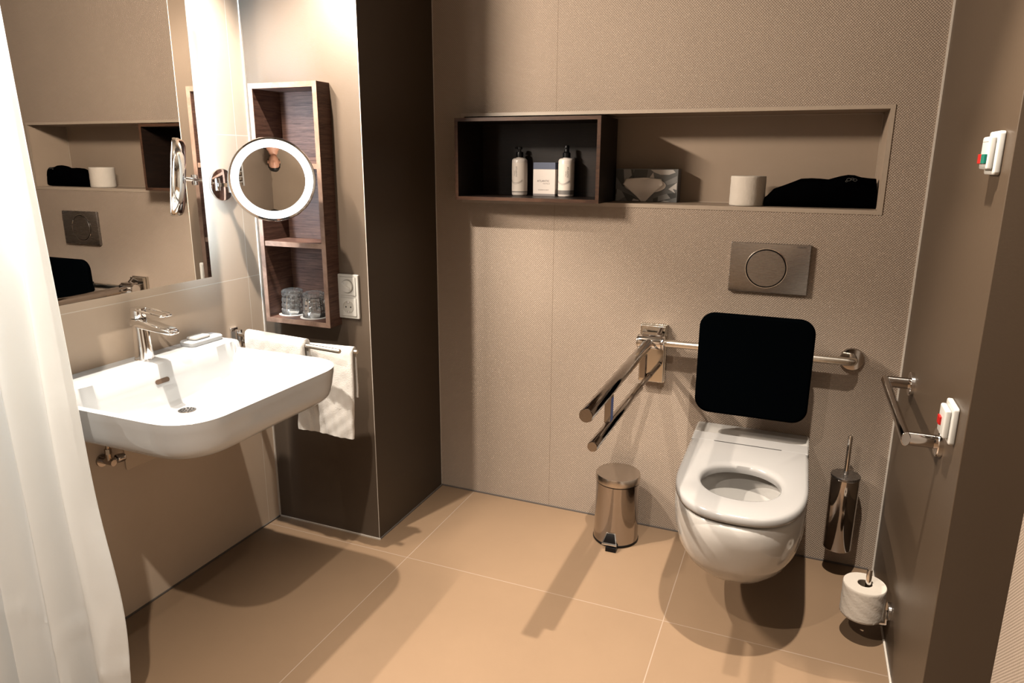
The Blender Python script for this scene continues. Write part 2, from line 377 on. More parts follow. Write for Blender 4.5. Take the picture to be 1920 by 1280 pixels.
# ---------------------------------------------------------------- big backlit mirror
MX = -.385; MY0, MY1, MZ0, MZ1 = -1.345, -.776, .994, 1.92
t = thing('wall_mirror', (XL, (MY0+MY1)/2, MZ0), 'large frameless rectangular wall mirror with lit edges above the washbasin', 'mirror')
MB().box(MX-.004, MX, MY0, MY1, MZ0, MZ1).build('mirror_glass', 'mirror', t)
MB().box(MX-.0055, MX-.0042, MY0, MY1, MZ0, MZ1).build('mirror_backing', 'mirroredge', t)
MB().box(XL+.001, MX-.0056, MY0+.07, MY1-.07, MZ0+.07, MZ1-.07).build('housing', 'housing', t)
for y in (MY1-.07+.0045, MY0+.07-.0045):
    MB().box(XL+.012, MX-.016, y-.004, y+.004, MZ0+.09, MZ1-.09).build('light_strip', 'led', t)['label'] = 'glowing white light strip behind the mirror edge'

MB().box(XL+.02, MX-.03, MY0+.10, MY1-.10, MZ0+.066, MZ0+.0695).build('light_strip', 'fill_strip', t)['label'] = 'faint fill strip added below the mirror housing to brighten the wall'  # added glowing strip that brightens the wall behind the tap
t = thing('fill_lamp', (XL, -1.06, 1.95), 'slim white linear fill lamp added unseen above the big wall mirror', 'lamp')  # unseen lamp body, added to go with the upper wall fill
MB().box(XL, -.378, -1.35, -.90, 1.95, 2.0).build('fill_lamp_housing', 'housing', t, bevel=.003)

# ---------------------------------------------------------------- washbasin
BY0, BY1, BXF = -1.347, -.737, .092; BYC = (BY0+BY1)/2; ZR, ZD = .762, .789
def xfront(y, r=.125, inset=0):
    dy = max(0, abs(y-BYC) - ((BY1-BY0)/2 - inset - r)); dy = min(dy, r)
    n = 2.3
    return BXF - inset - r + r*(1-(dy/r)**n)**(1/n)
def smax(a, b, k=.012):
    h = max(0, min(1, .5+.5*(a-b)/k)); return b*(1-h)+a*h + k*h*(1-h)
DRX, DRY = -.252, BYC
def basin_h(x, y):
    hw = (BY1-BY0)/2
    r = .125; ax = x-(BXF-r); ay = abs(y-BYC)-(hw-r)
    n = 2.3
    if ax > 0 and ay > 0: dout = r-((ax**n+ay**n)**(1/n))
    else: dout = min(BXF-x, hw-abs(y-BYC))
    dd = math.hypot((x-DRX)*1.0, (y-DRY)*.95)
    zf = .656 + .050*(max(0, dd-.04)/.30)**1.15
    wall = ZR - 1.5*max(0, dout-.014)
    if dout < .008: wall = ZR-(.008-dout)**2*45
    yy = hw-abs(y-BYC)
    h = smax(zf, wall, .016)
    xd = -.346
    back = ZD - 3.6*max(0, x-xd)
    k = max(0, min(1, (yy-.004)/.026)); k = k*k*(3-2*k)
    edge = ZD-(max(0, .012-yy)**2)*60
    # raised deck at the wall; rounded down to the rim near both ends
    deckh = min(back, edge) if x > xd else edge
    if x < xd+.012 and x > xd-.012: deckh = min(edge, smax(-10, ZD-.0014*((x-xd+.012)/.012)**2*1.2, .001))
    return smax(h, deckh, .010) if deckh > h-.02 else h
NU, NV = 120, 150
mb = MB(); vs = []
ys = [BYC + (BY1-BY0)/2*sin(pi/2*max(-1, min(1, (-1+2*j/NV)*1.0)))*1.0 for j in range(NV+1)]
ys = [.5*a + .5*(BY0+(BY1-BY0)*j/NV) for j, a in enumerate(ys)]
for j in range(NV+1):
    xf = xfront(ys[j])
    for i in range(NU+1):
        s_ = i/NU; s2 = .55*s_+.45*sin(pi/2*s_); x = XL+.001 + (xf-XL-.001)*s2
        vs.append((x, ys[j], basin_h(x, ys[j])))
fs = []
for j in range(NV):
    for i in range(NU):
        a = j*(NU+1)+i; fs.append((a, a+1, a+NU+2, a+NU+1))
mb.add(vs, fs)
# skirt: follow the border, down and slightly inwards
border = [(i, 0) for i in range(NU+1)] + [(NU, j) for j in range(1, NV+1)] + [(i, NV) for i in range(NU-1, -1, -1)]
bpts = [Vector(vs[j*(NU+1)+i]) for i, j in border]
def inset_pt(p, d, z):
    q = Vector(p); cx, cy = -.2, BYC
    hw = (BY1-BY0)/2; sy = (hw-d)/hw; sx = (BXF-d-XL)/(BXF-XL)
    return Vector((XL+.001+(q.x-XL-.001)*sx, cy+(q.y-cy)*sy, z))
loops = [bpts]
for d, z in ((.0003, ZR-.006), (.0008, ZR-.02), (.002, .735), (.005, .710), (.008, .690), (.012, .676), (.018, .666), (.030, .659), (.055, .655), (.11, .645), (.2, .630)):
    loops.append([inset_pt(p, d, min(z, p.z-.001*len(loops))) for p in bpts])
mb.loft(loops, False, False, closed=False)
last = loops[-1]; mb.add(last, [tuple(range(len(last)))])
t = thing('washbasin', (XL, BYC, ZR), 'white ceramic washbasin hung on the left wall below the big mirror', 'washbasin')
mb.build('basin', 'ceramic', t, angle=60)
mb = MB()
mb.lathe((DRX, DRY, .6555), (0, 0, 1), [(.0245, 0), (.0245, .0022), (.022, .0032), (.004, .0036)], 40)
dr = mb.build('drain', 'chrome_dk', t); dr['label'] = 'perforated chrome drain cover'
mb = MB()
for k in range(6): mb.cyl((DRX+.009*cos(k*pi/3), DRY+.009*sin(k*pi/3), .6586), (0, 0, 1), .0024, .0010, 10)
for k in range(11): mb.cyl((DRX+.0175*cos(k*2*pi/11), DRY+.0175*sin(k*2*pi/11), .6578), (0, 0, 1), .0026, .0012, 10)
mb.build('drain_hole', 'black', dr)
mb = MB(); slab(mb, rrect(.046, .013, .0062), lambda u, v, q: (-.3325+q-v*.26+.001, BYC-.005+u, .737+v), 0, .0035)
mb.build('overflow_slot', mat('overflow_brown', (.18, .11, .07), .5), t)

# ---------------------------------------------------------------- tap
TX, TY = -.408, -1.032
t = thing('basin_tap', (TX, TY, ZD), 'chrome single-lever tap with looped handle on the washbasin deck', 'tap')
mb = MB()
mb.lathe((TX, TY, ZD-.001), (0, 0, 1), [(.0265, 0), (.0265, .004), (.0245, .0055)], 40); mb.build('base_ring', 'chrome', t)
mb = MB(); L = []
for z, wx, wy, ox in ((.0, .024, .0235, .0), (.02, .0225, .022, 0), (.06, .0205, .021, -.001), (.085, .0205, .021, -.002), (.118, .0215, .022, -.004)):
    L.append([(TX+ox+p[0], TY+p[1], ZD+.004+z) for p in rrect(wx*2, wy*2, wx*.8, 8)])
mb.loft(L)
body = mb.build('tap_body', 'chrome', t)
mb = MB(); L = []
for x, hw, zc, hh in ((-.016, .0215, .110, .013), (.01, .0215, .109, .0145), (.05, .0215, .103, .0115), (.09, .0205, .0975, .009), (.122, .0190, .0935, .0078), (.130, .0155, .092, .0060), (.134, .008, .0915, .003)):
    L.append([(TX+x, TY+p[0], ZD+zc+p[1]) for p in rrect(hw*2, hh*2, min(hw, hh)*.75, 6)])
mb.loft(L); mb.build('spout', 'chrome', t)
mb = MB(); mb.lathe((TX-.004, TY, ZD+.1235), (0, 0, 1), [(.0205, 0), (.0215, .002), (.0215, .026), (.0205, .0285), (.012, .0295)], 40)
lv = mb.build('lever_cap', 'chrome', t)
mb = MB(); pts = []
for k in range(33):
    a = -pi/2+pi*k/32
    pts.append((TX+.100+.013*cos(a), TY+.0175*sin(a)*1.0, ZD+.139))
pts = [(TX-.004, TY-.0185, ZD+.150), (TX+.03, TY-.0185, ZD+.147), (TX+.07, TY-.018, ZD+.1425)] + pts + [(TX+.07, TY+.018, ZD+.1425), (TX+.03, TY+.0185, ZD+.147), (TX-.004, TY+.0185, ZD+.150)]
mb.tube(pts, .0033, 10); mb.build('lever_loop', 'chrome', lv)

# ---------------------------------------------------------------- soap on deck
mb = MB(); f = lambda u, v, q: (-.405+u, -.823+v, ZD+q)
L = []
for z, w_, h_, r_ in ((.0004, .056, .125, .012), (.006, .060, .130, .014), (.013, .060, .130, .014), (.0165, .054, .124, .012)):
    L.append([f(u, v, z) for u, v in rrect(w_, h_, r_, 6)])
mb.loft(L)
mb.build('d', 'ceramic')
sd = bpy.data.objects['d']; sd.name = 'soap_dish'; tag(sd, 'flat white ceramic soap dish on the washbasin deck by the wall', 'soap dish')
mb = MB(); L = []
for z, w_, h_ in ((.0168, .036, .060), (.020, .043, .066), (.024, .042, .064), (.0265, .030, .05)):
    L.append([f(u, v-.012, z) for u, v in rrect(w_, h_, w_*.28, 6)])
mb.loft(L)
tag(mb.build('soap_bar', mat('soap', (.84, .81, .76), .4)), 'small white square bar of soap on the soap dish', 'soap')

# ---------------------------------------------------------------- angle valve and inspection plate
t = thing('angle_valve', (XL, -1.165, .53), 'small chrome angle valve with pipe under the left end of the washbasin', 'valve')
mb = MB(); mb.cyl((XL, -1.172, .520), (1, 0, 0), .018, .006, 24); mb.cyl((XL, -1.172, .520), (1, 0, 0), .009, .05, 20); mb.build('valve_body', 'chrome_dk', t)
mb = MB(); mb.tube([(XL+.032, -1.172, .52), (XL+.032, -1.172, .545)], .008, 16); mb.tube([(XL+.032, -1.172, .545), (XL+.032, -1.172, .56)], .0095, 6); mb.tube([(XL+.032, -1.172, .56), (XL+.034, -1.17, .655)], .0055, 12); mb.build('riser_pipe', 'copper', t)
mb = MB(); mb.cyl((XL+.03, -1.163, .520), (0, 1, 0), .007, .012, 16); mb.cyl((XL+.03, -1.150, .520), (.1, 1, -.1), .013, .024, 20, .003); mb.build('valve_knob', 'chrome_dk', t)
mb = MB(); slab(mb, rrect(.125, .10, .008), lambda u, v, q: (XL+q, -1.04+u, .507+v), .0003, .004, .001)
tag(mb.build('inspection_plate', mat('beige_plate', (1.0, .78, .58), .3)), 'beige inspection plate on the wall below the washbasin', 'wall plate')

# ---------------------------------------------------------------- towel rail and towels
t = thing('swivel_towel_rail', (XL, -.638, .755), 'chrome towel rail with two swivel arms beside the washbasin', 'towel rail')
MB().box(XL, XL+.008, -.654, -.622, .725, .792).build('wall_plate', 'chrome', t, bevel=.002)
mb = MB(); mb.cyl((XL+.026, -.638, .728), (0, 0, 1), .0115, .060, 24, .002); mb.box(XL+.006, XL+.02, -.645, -.631, .735, .78); mb.build('pivot', 'chrome', t)
A1, B1 = Vector((XL+.03, -.641, .772)), Vector((.008, -.668, .765))
A2, B2 = Vector((XL+.03, -.630, .745)), Vector((.020, -.592, .745))
for a, b in ((A1, B1), (A2, B2)):
    d = (b-a).normalized(); MB().tube([a, b-d*.002, b], [.0075, .0075, .0065], 20).build('arm', 'steel_tube', t, angle=50)
def drape(a, b, s0, s1, r, zf, zb, thick, seed, skew=0, flare=0):
    """folded towel hung over the bar a-b between fractions s0..s1"""
    d = (b-a).normalized(); n = Vector((d.y, -d.x, 0)).normalized()
    if n.y > 0: n = -n      # n points to the viewer (-y)
    rnd = random.Random(seed); NS = 46
    def prof(rr, t_, extra):   # outline from the front hem over the bar to the rear hem
        P = []
        for k in range(22): P.append((rr, zf + (0-zf)*k/21 - extra*0))
        for k in range(1, 12): a_ = pi*k/12; P.append((rr*cos(a_), rr*sin(a_)))
        for k in range(16): P.append((-rr, 0 + (zb)*k/15))
        return P
    outer = prof(r+thick, 0, 0); inner = prof(r+.0005, 0, 0)
    section = outer + inner[::-1]
    loops = []
    for i in range(NS+1):
        s_ = s0+(s1-s0)*i/NS; p = a + (b-a)*s_; e_ = min(i, NS-i)/NS; loop = []
        rd = min(1, e_*30+.55) if thick > .006 else 1
        for m_, (u, z) in enumerate(section):
            hang = max(0, -z)/.3
            out = m_ < len(outer)
            wob = .0028*noise3(s_*9+seed, z*11, u*9)*(1 if out else .6)*(.3+hang)
            u2 = u
            if thick > .006: u2 = (u if not out else (math.copysign(r+.0005, u)+(u-math.copysign(r+.0005, u))*rd) if abs(u) > r else u)
            if u > 0: u2 += flare*hang*.06*(1+.4*sin(s_*14+seed))
            zz = z + (skew*(i/NS)*hang) + 0
            q = p + n*(u2+wob) + d*(.004*hang*sin(z*9+seed)) + Vector((0, 0, zz)); loop.append(q)
        loops.append(loop)
    return MB().loft(loops)
tw = drape(A1, B1, .10, .685, .0085, -.115, -.10, .0145, 3)
tag(tw.build('hand_towel', 'towel', angle=80), 'thick folded white towel on the upper rail arm, partly behind the basin edge', 'towel', 'white towels on the swivel rail')
tw = drape(A2, B2, .50, .975, .0085, -.285, -.155, .0085, 8, skew=-.012, flare=.2)
tag(tw.build('hand_towel', 'towel', angle=80), 'long white towel hanging lowest, from the lower rail arm', 'towel', 'white towels on the swivel rail')

# ---------------------------------------------------------------- wall cabinet (recessed into the column)
t = thing('wall_cabinet', ((CX0+CX1)/2, -D, CZ0), 'tall narrow open walnut wall cabinet with three compartments beside the mirror', 'cabinet')
yf, yb, th = -.549, -.412, .0165
x0, x1, z0, z1 = CX0, CX1, CZ0, CZ1
def panel(name, *b): return MB().box(*b).build(name, 'walnut', t, bevel=.0008)
panel('side_panel', x0+.0001, x0+th, yf+.002, yb, z0, z1); panel('side_panel', x1-th, x1-.0001, yf+.002, yb, z0, z1)
panel('top_panel', x0+th, x1-th, yf+.002, yb, z1-th, z1); panel('bottom_panel', x0+th, x1-th, yf+.002, yb, z0, z0+th)
panel('back_panel', x0+th, x1-th, yb-.006, yb, z0+th, z1-th)
sh = [z0+.2665, z0+.5245]
for z in sh:
    s_ = panel('shelf', x0+th, x1-th, yf+.006, yb-.006, z, z+th)
    MB().box(x0+th, x1-th, yf+.004, yf+.006, z, z+th).build('edge_band', 'walnut_edge', s_)
mb = MB(); holed(mb, x0, x1, z0, z1, x0+th, x1-th, z0+th, z1-th, lambda a, b, d: (a, yf+d, b), .0022)
mb.build('front_edge', 'walnut_edge', t)['label'] = 'lighter brown mitred front edge'

# tumblers upside down on coasters
def tumbler_mesh(t, c):
    # radial facets with diamond cuts; mouth down
    NS, NH = 96, 36; H = .086; outer = []
    for i in range(NH+1):
        h = H*i/NH; loop = []
        base = .0410 - .0040*(i/NH)
        cut = 0
        for k in range(NS):
            a = 2*pi*k/NS
            if .012 < h < .070:
                u = a/(2*pi)*7; v = (h-.012)/.058*1.5
                dd = abs(((u+v) % 1)-.5)+abs(((u-v) % 1)-.5)
                cut = .0042*max(0, 1-abs(dd-.5)*4.2) + .0012*(1 if abs(sin(u*pi*2)) > .97 else 0)
            else: cut = 0
            rr = base-cut
            if i == NH: rr = base-.006
            if i == NH-1: rr = base-.002
            loop.append((c[0]+rr*cos(a), c[1]+rr*sin(a), c[2]+h))
        outer.append(loop)
    inner = []
    for h, r_ in ((.070, .026), (.066, .032), (.04, .035), (.0005, .0385)):
        inner.append([(c[0]+r_*cos(2*pi*k/NS), c[1]+r_*sin(2*pi*k/NS), c[2]+h) for k in range(NS)])
    mb = MB(); mb.loft([inner[-1]] + outer, False, True); mb.loft(inner, True, False)
    bm_ = mb.build('glass_body', 'glass', t, angle=25)
    bm = bmesh.new(); bm.from_mesh(bm_.data); bmesh.ops.remove_doubles(bm, verts=bm.verts, dist=1e-5); bmesh.ops.recalc_face_normals(bm, faces=bm.faces); bm.to_mesh(bm_.data); bm.free()
zc = z0+th
for i, (gx, gy, lab) in enumerate(((-.330, -.472, 'left'), (-.226, -.486, 'right'))):
    mb = MB(); mb.lathe((gx, gy, zc+.0003), (0, 0, 1), [(.049, 0), (.050, .0008), (.050, .0022), (.0485, .003), (.044, .0026)], 48)
    tag(mb.build('paper_coaster', mat('coaster_white_%s' % lab, (.80, .78, .74), .7)), 'round white paper coaster under the %s-hand cut-glass tumbler' % lab, 'coaster', 'coasters on the cabinet bottom')
    t2 = thing('glass_tumbler', (gx, gy, zc+.0036), ('upturned cut-glass tumbler at the left, whole in view on its coaster' if i == 0 else 'upturned cut-glass tumbler at the right, partly hidden by the cabinet edge'), 'glass', 'cut-glass tumblers in the wall cabinet')
    tumbler_mesh(t2, (gx, gy, zc+.0036))

# ---------------------------------------------------------------- switch and socket plate beside the cabinet
def yplane(x, z, y=-D): return lambda u, v, q: (x+u, y-q, z+v)
t = thing('switch_and_socket', (-.076, -D, .905), 'white double wall plate with rotary switch above a power socket on the column', 'switch and socket')
F = yplane(-.076, .905)
mb = MB(); slab(mb, rrect(.082, .152, .004), F, 0, .010, .002); mb.build('frame_plate', 'plastic', t)
for zc2, nm in ((.0357, 'switch_insert'), (-.0357, 'socket_insert')):
    G = yplane(-.076, .905+zc2)
    mb = MB(); slab(mb, rrect(.064, .064, .002), G, .0102, .0106); mb.build('seam', 'seam', t)
    mb = MB(); slab(mb, rrect(.0625, .0625, .002), G, .0106, .0125, .0006); ins = mb.build(nm, 'plastic', t)
    if zc2 > 0:
        mb = MB(); mb.cyl(G(0, 0, .0125), (0, -1, 0), .0235, .0008, 48); mb.build('dial_ring', 'seam', ins)
        mb = MB(); mb.lathe(G(0, 0, .0133), (0, -1, 0), [(.0215, 0), (.0215, .003), (.0205, .0045), (.008, .006)], 48); k = mb.build('rotary_dial', 'plastic', ins)
        mb = MB(); L = []
        for u in (-.019, -.012, 0, .012, .019):
            ww = .0035 if abs(u) > .015 else .006
            c_ = cos(-.6); s_ = sin(-.6)
            L.append([G(u*c_-v*s_, u*s_+v*c_, .0185+q) for v, q in ((-ww, -.002), (ww, -.002), (ww*.4, .0055 if abs(u) < .015 else .001), (-ww*.4, .0055 if abs(u) < .015 else .001))])
        mb.loft(L)
        o_ = mb.build('grip', 'plastic', ins)
    else:
        # recessed round well drawn as real rings
        mb = MB(); mb.lathe(G(0, 0, .0126), (0, -1, 0), [(.0215, 0), (.0215, .0008), (.0195, .0012), (.0190, .0002), (.002, .00015)], 48, True, True); mb.build('socket_well', 'plastic_dk', ins)
        mb = MB()
        for u in (-.0095, .0095): mb.cyl(G(u, 0, .0127), (0, -1, 0), .0026, .0006, 16)
        mb.build('pin_hole', 'black', ins)
        mb = MB(); mb.box(-.0795, -.0725, -D-.0145, -D-.0127, .905+zc2+.014, .905+zc2+.0195); mb.build('earth_clip', 'chrome_dk', ins); mb = MB(); mb.box(-.0795, -.0725, -D-.0145, -D-.0127, .905+zc2-.0195, .905+zc2-.014); mb.build('earth_clip', 'chrome_dk', ins)

# ---------------------------------------------------------------- lit make-up mirror on its arm
MC = Vector((-.187, -.693, 1.296)); RM = .127
az = (CAM-MC); az.z = 0; az.normalize(); az = (Matrix.Rotation(math.radians(-.7), 3, 'Z') @ az)
nrm = (az*cos(math.radians(6.4)) + up*sin(math.radians(6.4))).normalized()
t = thing('makeup_mirror', (XL, -.631, 1.274), 'round magnifying make-up mirror with glowing white ring on a chrome arm', 'mirror')
mb = MB(); mb.cyl((XL, -.631, 1.274), (1, 0, 0), .052, .010, 56, .003); mb.build('wall_rose', 'chrome', t)
mb = MB(); mb.cyl((XL+.01, -.631, 1.250), (0, 0, 1), .0001, .0001, 8)
mb = MB(); mb.box(XL+.008, XL+.04, -.637, -.625, 1.268, 1.280); mb.cyl((XL+.05, -.631, 1.250), (0, 0, 1), .016, .050, 28, .002); mb.build('pivot', 'chrome', t)
mb = MB(); mb.tube([(XL+.05, -.631, 1.282), (XL+.12, -.648, 1.282), (MC-nrm*.05)[:]], .0055, 14); mb.build('arm', 'chrome', t)
mb = MB(); mb.cyl((MC-nrm*.055-Vector((0, 0, .018)))[:], (0, 0, 1), .010, .034, 20, .002); mb.tube([(MC-nrm*.055)[:], (MC-nrm*.02)[:]], .008, 16); mb.build('tilt_joint', 'chrome', t)
mb = MB(); mb.lathe(MC[:], nrm, [(.02, -.026), (.112, -.024), (.121, -.018), (RM, -.004), (RM, .010), (.1245, .0145), (.119, .0150), (.1185, .005), (.02, .005)], 96); mb.build('head_casing', 'chrome', t)
mb = MB(); mb.lathe(MC[:], nrm, [(.1182, .0060), (.1182, .0135), (.0965, .0135), (.0965, .0060)], 96, False, False); mb.build('light_ring', 'ring', t)['label'] = 'glowing white ring light'
RC = .78; mb = MB(); mb.lathe(MC[:], nrm, [(r_, .0128-(.0955**2-r_**2)/(2*RC)) for r_ in [.0955*math.sqrt(1-k/24) for k in range(24)] + [.0008]], 96, False, True); mb.build('magnifying_glass', 'mirror', t, angle=180)

# ---------------------------------------------------------------- shower curtain
def curtain():
    NS, NZ = 260, 90
    path = [(-.150, -1.412), (-.185, -1.452), (-.235, -1.425), (-.262, -1.505), (-.300, -1.470), (-.322, -1.555), (-.352, -1.520), (-.372, -1.625), (-.405, -1.590), (-.430, -1.690)]
    def cr(t_):
        n = len(path)-1; i = min(int(t_*n), n-1); u = t_*n-i
        P = [Vector(path[max(0, min(n, i+k))]) for k in (-1, 0, 1, 2)]
        return .5*((2*P[1]) + (-P[0]+P[2])*u + (2*P[0]-5*P[1]+4*P[2]-P[3])*u*u + (-P[0]+3*P[1]-3*P[2]+P[3])*u**3)
    vs = []
    for j in range(NZ+1):
        z = .015 + (2.33-.015)*j/NZ; h = (z-.015)/2.3
        for i in range(NS+1):
            t_ = i/NS; p = cr(t_)
            g_ = min(1, max(0, (z-.1)/1.9))
            x = p.x + (-.095*g_)*(1-t_)**1.2; y = p.y + .012*g_
            bulge = math.exp(-((z-.27)/.22)**2)*.034*math.exp(-(t_/.13)**2); x += bulge
            k = (1-g_)**1.0
            x += .006*noise3(t_*2.2, z*.25, 2)*(.4+k); y += .010*noise3(t_*2.6+4, z*.3, 5)*(.4+k)
            crease = .004*max(0, 1-abs(z-.12-.3*t_+.03*sin(t_*21))/.02); y -= crease; x += crease
            vs.append((max(x, XL+.004), y, z))
    fs = []
    for j in range(NZ):
        for i in range(NS): a = j*(NS+1)+i; fs.append((a, a+1, a+NS+2, a+NS+1))
    mb = MB(); mb.add(vs, fs)
    t = thing('shower_curtain', (-.3, -1.5, .015), 'white translucent shower curtain hanging in folds at the left of the washbasin', 'curtain')
    o = mb.build('curtain_cloth', 'curtain', t, angle=180)
    s_ = o.modifiers.new('s', 'SOLIDIFY'); s_.thickness = .0005
    # side hem: doubled cloth
    mb = MB(); vs2 = []
    for j in range(NZ+1):
        for i in range(0, 9): v = Vector(vs[j*(NS+1)+i]); vs2.append(v+Vector((.0008, .0012, 0)))
    fs2 = [(j*9+i, j*9+i+1, (j+1)*9+i+1, (j+1)*9+i) for j in range(NZ) for i in range(8)]
    mb.add(vs2, fs2); mb.build('side_hem', 'curtain', t, angle=180)
curtain()
t = thing('curtain_rail', (.65, -1.52, CEIL-.08), 'slim white curtain rail below the ceiling carrying the shower curtain', 'curtain rail')
MB().tube([(XL, -1.50, CEIL-.09), (XL+.02, -1.50, CEIL-.09), (XF-.02, -1.50, CEIL-.09), (XF, -1.50, CEIL-.09)], .010, 16).build('rod', 'white_metal', t)

# ---------------------------------------------------------------- toilet
TXc = 1.236
def dloop(w_, yf_, z, yc=None, n=96, yback=-.002, e=2.35):
    if yc is None: yc = yf_ + min(.30, -yf_*.62)
    P = []
    for k in range(n):
        a = 2*pi*k/n; c_, s_ = cos(a), sin(a)
        if s_ < 0:
            b = yc-yf_; r_ = (abs(c_/w_)**e+abs(s_/b)**e)**(-1/e)
        else:
            hb = yback-yc; r_ = min(w_/max(1e-6, abs(c_)), hb/max(1e-6, s_))
        P.append((TXc+r_*c_, yc+r_*s_, z))
    return P
def eloop(w_, y0_, y1_, z, n=96, e=2.15):
    yc = (y0_+y1_)/2; b = abs(y1_-y0_)/2; P = []
    for k in range(n):
        a = 2*pi*k/n; c_, s_ = cos(a), sin(a); r_ = (abs(c_/w_)**e+abs(s_/b)**e)**(-1/e); P.append((TXc+r_*c_, yc+r_*s_, z))
    return P
t = thing('toilet', (TXc, 0, .07), 'white wall-hung toilet with open seat below the black backrest pad', 'toilet')
mb = MB()
mb.loft([eloop(.05, -.49, -.40, .205), eloop(.085, -.54, -.37, .215), eloop(.10, -.575, -.35, .27), eloop(.118, -.60, -.33, .34), eloop(.128, -.605, -.32, .40), eloop(.129, -.605, -.32, .420), eloop(.135, -.612, -.31, .428),
         dloop(.174, -.676, .428), dloop(.181, -.684, .425), dloop(.184, -.687, .418), dloop(.186, -.689, .40), dloop(.186, -.687, .365), dloop(.183, -.676, .32), dloop(.176, -.655, .275),
         dloop(.163, -.618, .232), dloop(.145, -.570, .195), dloop(.120, -.51, .165), dloop(.090, -.44, .145), dloop(.06, -.35, .134), dloop(.03, -.2, .13)])
mb.build('bowl', 'wc', t, angle=50)
MB().box(TXc-.186, TXc+.186, -.118, -.001, .42, .455).build('rear_deck', 'wc', t, bevel=.010, seg=4)
mb = MB(); L = []
for w_, yf_, z in ((.177, -.680, .4335), (.1825, -.6855, .4355), (.1840, -.687, .441), (.1835, -.6865, .452), (.1795, -.6825, .4585), (.172, -.675, .4605)):
    L.append(dloop(w_, yf_, z, yc=-.41, yback=-.186, e=2.6))
for w_, a_, b_, z in ((.126, -.594, -.322, .4605), (.118, -.587, -.335, .459), (.112, -.582, -.347, .455), (.110, -.580, -.349, .445), (.112, -.582, -.347, .4315)):
    L.append(eloop(w_, a_, b_, z))
L.append(L[0]); mb.loft(L, False, False)
mb.build('seat', 'seat', t, angle=60)
hc = MB().box(TXc-.182, TXc+.182, -.185, -.112, .4295, .4600).build('hinge_cover', 'seat', t, bevel=.004, seg=3)
MB().box(TXc-.108, TXc+.102, -.1880, -.1842, .4555, .4611).build('hinge_gap', 'black', hc)
mb = MB(); mb.loft([eloop(.075, -.53, -.378, .2175), eloop(.074, -.529, -.379, .219)]); mb.build('water', 'water', t)
mb = MB(); mb.cyl((TXc+.1825, -.23, .345), (1, 0, -.05), .011, .003, 28, .001); mb.build('fixing_cap', 'chrome', t)

# ---------------------------------------------------------------- flush plate
t = thing('flush_plate', (1.241, -.001, 1.018), 'rectangular brushed steel flush plate with round button on the rear wall', 'flush plate')
F = yplane(1.241, 1.018, 0)
mb = MB(); slab(mb, rrect(.246, .164, .003, 3), F, .0005, .013, .0008); mb.build('plate', 'steel', t)
mb = MB(); mb.lathe(F(-.008, 0, .0128), (0, -1, 0), [(.0655, 0), (.0655, .0014), (.0635, .0022), (.0622, .0022), (.0618, .0004)], 72, True, True); mb.build('button_ring', 'black', t)
mb = MB(); mb.lathe(F(-.008, 0, .0128), (0, -1, 0), [(.0655, .001), (.0660, .0014), (.0655, .0026), (.0640, .0026), (.0632, .0018)], 72, False, False); mb.build('chrome_bezel', 'chrome', t)
mb = MB(); mb.lathe(F(-.008, 0, .0132), (0, -1, 0), [(.0600, 0), (.0600, .0022), (.0592, .003), (.02, .003)], 72); mb.build('button', 'steel', t)
text('GEBERIT', .0085, lambda u, v, q: (1.3215+u, -.0132-q, 1.0895+v), 'maker_mark', 'ink', t, .0002)

# ---------------------------------------------------------------- drop-down grab rail
t = thing('folding_grab_rail', (.876, 0, .58), 'chrome fold-down grab rail with two bars projecting from the rear wall left of the toilet', 'grab rail')
MB().box(.829, .924, -.014, -.0005, .583, .797).build('wall_plate', 'hinge', t, bevel=.002)
MB().box(.832, .921, -.030, -.014, .586, .794).build('cover_plate', 'hinge', t, bevel=.003)
mb = MB(); mb.cyl((.832, -.075, .745), (1, 0, 0), .024, .096, 40, .003); b_ = mb.build('hinge_barrel', 'chrome', t)
mb = MB(); mb.cyl((.836, -.075, .745), (1, 0, 0), .0246, .002, 40); mb.build('barrel_ring', 'chrome_dk', b_); mb = MB(); mb.cyl((.918, -.075, .745), (1, 0, 0), .0246, .003, 40); mb.build('barrel_ring', 'chrome_dk', b_)
mb = MB(); mb.box(.845, .915, -.066, -.030, .725, .765); mb.box(.850, .918, -.085, -.045, .766, .774); mb.build('hinge_block', 'chrome_dk', t, bevel=.002)
mb = MB(); mb.tube([(.905, -.030, .785), (.900, -.055, .768)], .008, 16); mb.build('release_lever', 'chrome_dk', t)
mb = MB(); mb.tube([(.876, -.085, .746), (.876, -.135, .746)], .0135, 28); mb.tube([(.876, -.128, .746), (.876, -.134, .746), (.876, -.848, .741), (.876, -.8525, .741)], [.0155, .0185, .0185, .0172], 32)
mb.build('upper_bar', 'chrome_dk', t)
mb = MB(); mb.tube([(.905, -.036, .655), (.893, -.30, .651)], .0085, 20); mb.tube([(.893, -.298, .651), (.893, -.304, .651), (.882, -.800, .640), (.882, -.804, .640)], [.0115, .0142, .0142, .013], 28); mb.tube([(.899, -.165, .6535), (.8985, -.175, .6533)], .0105, 20)
mb.build('lower_bar', 'chrome_dk', t)
for y in (-.64, -.19):
    zt = .729; c_ = MB().box(.872, .890, y-.014, y+.014, .652, zt).build('connector', 'chrome_dk', t, bevel=.001)
MB().box(.8902, .8908, -.653, -.629, .656, .722).build('sticker', 'blue', c_)['label'] = 'blue sticker strip'
bs = [o for o in t.children if o.name.startswith('connector')]
for o in bs: pass

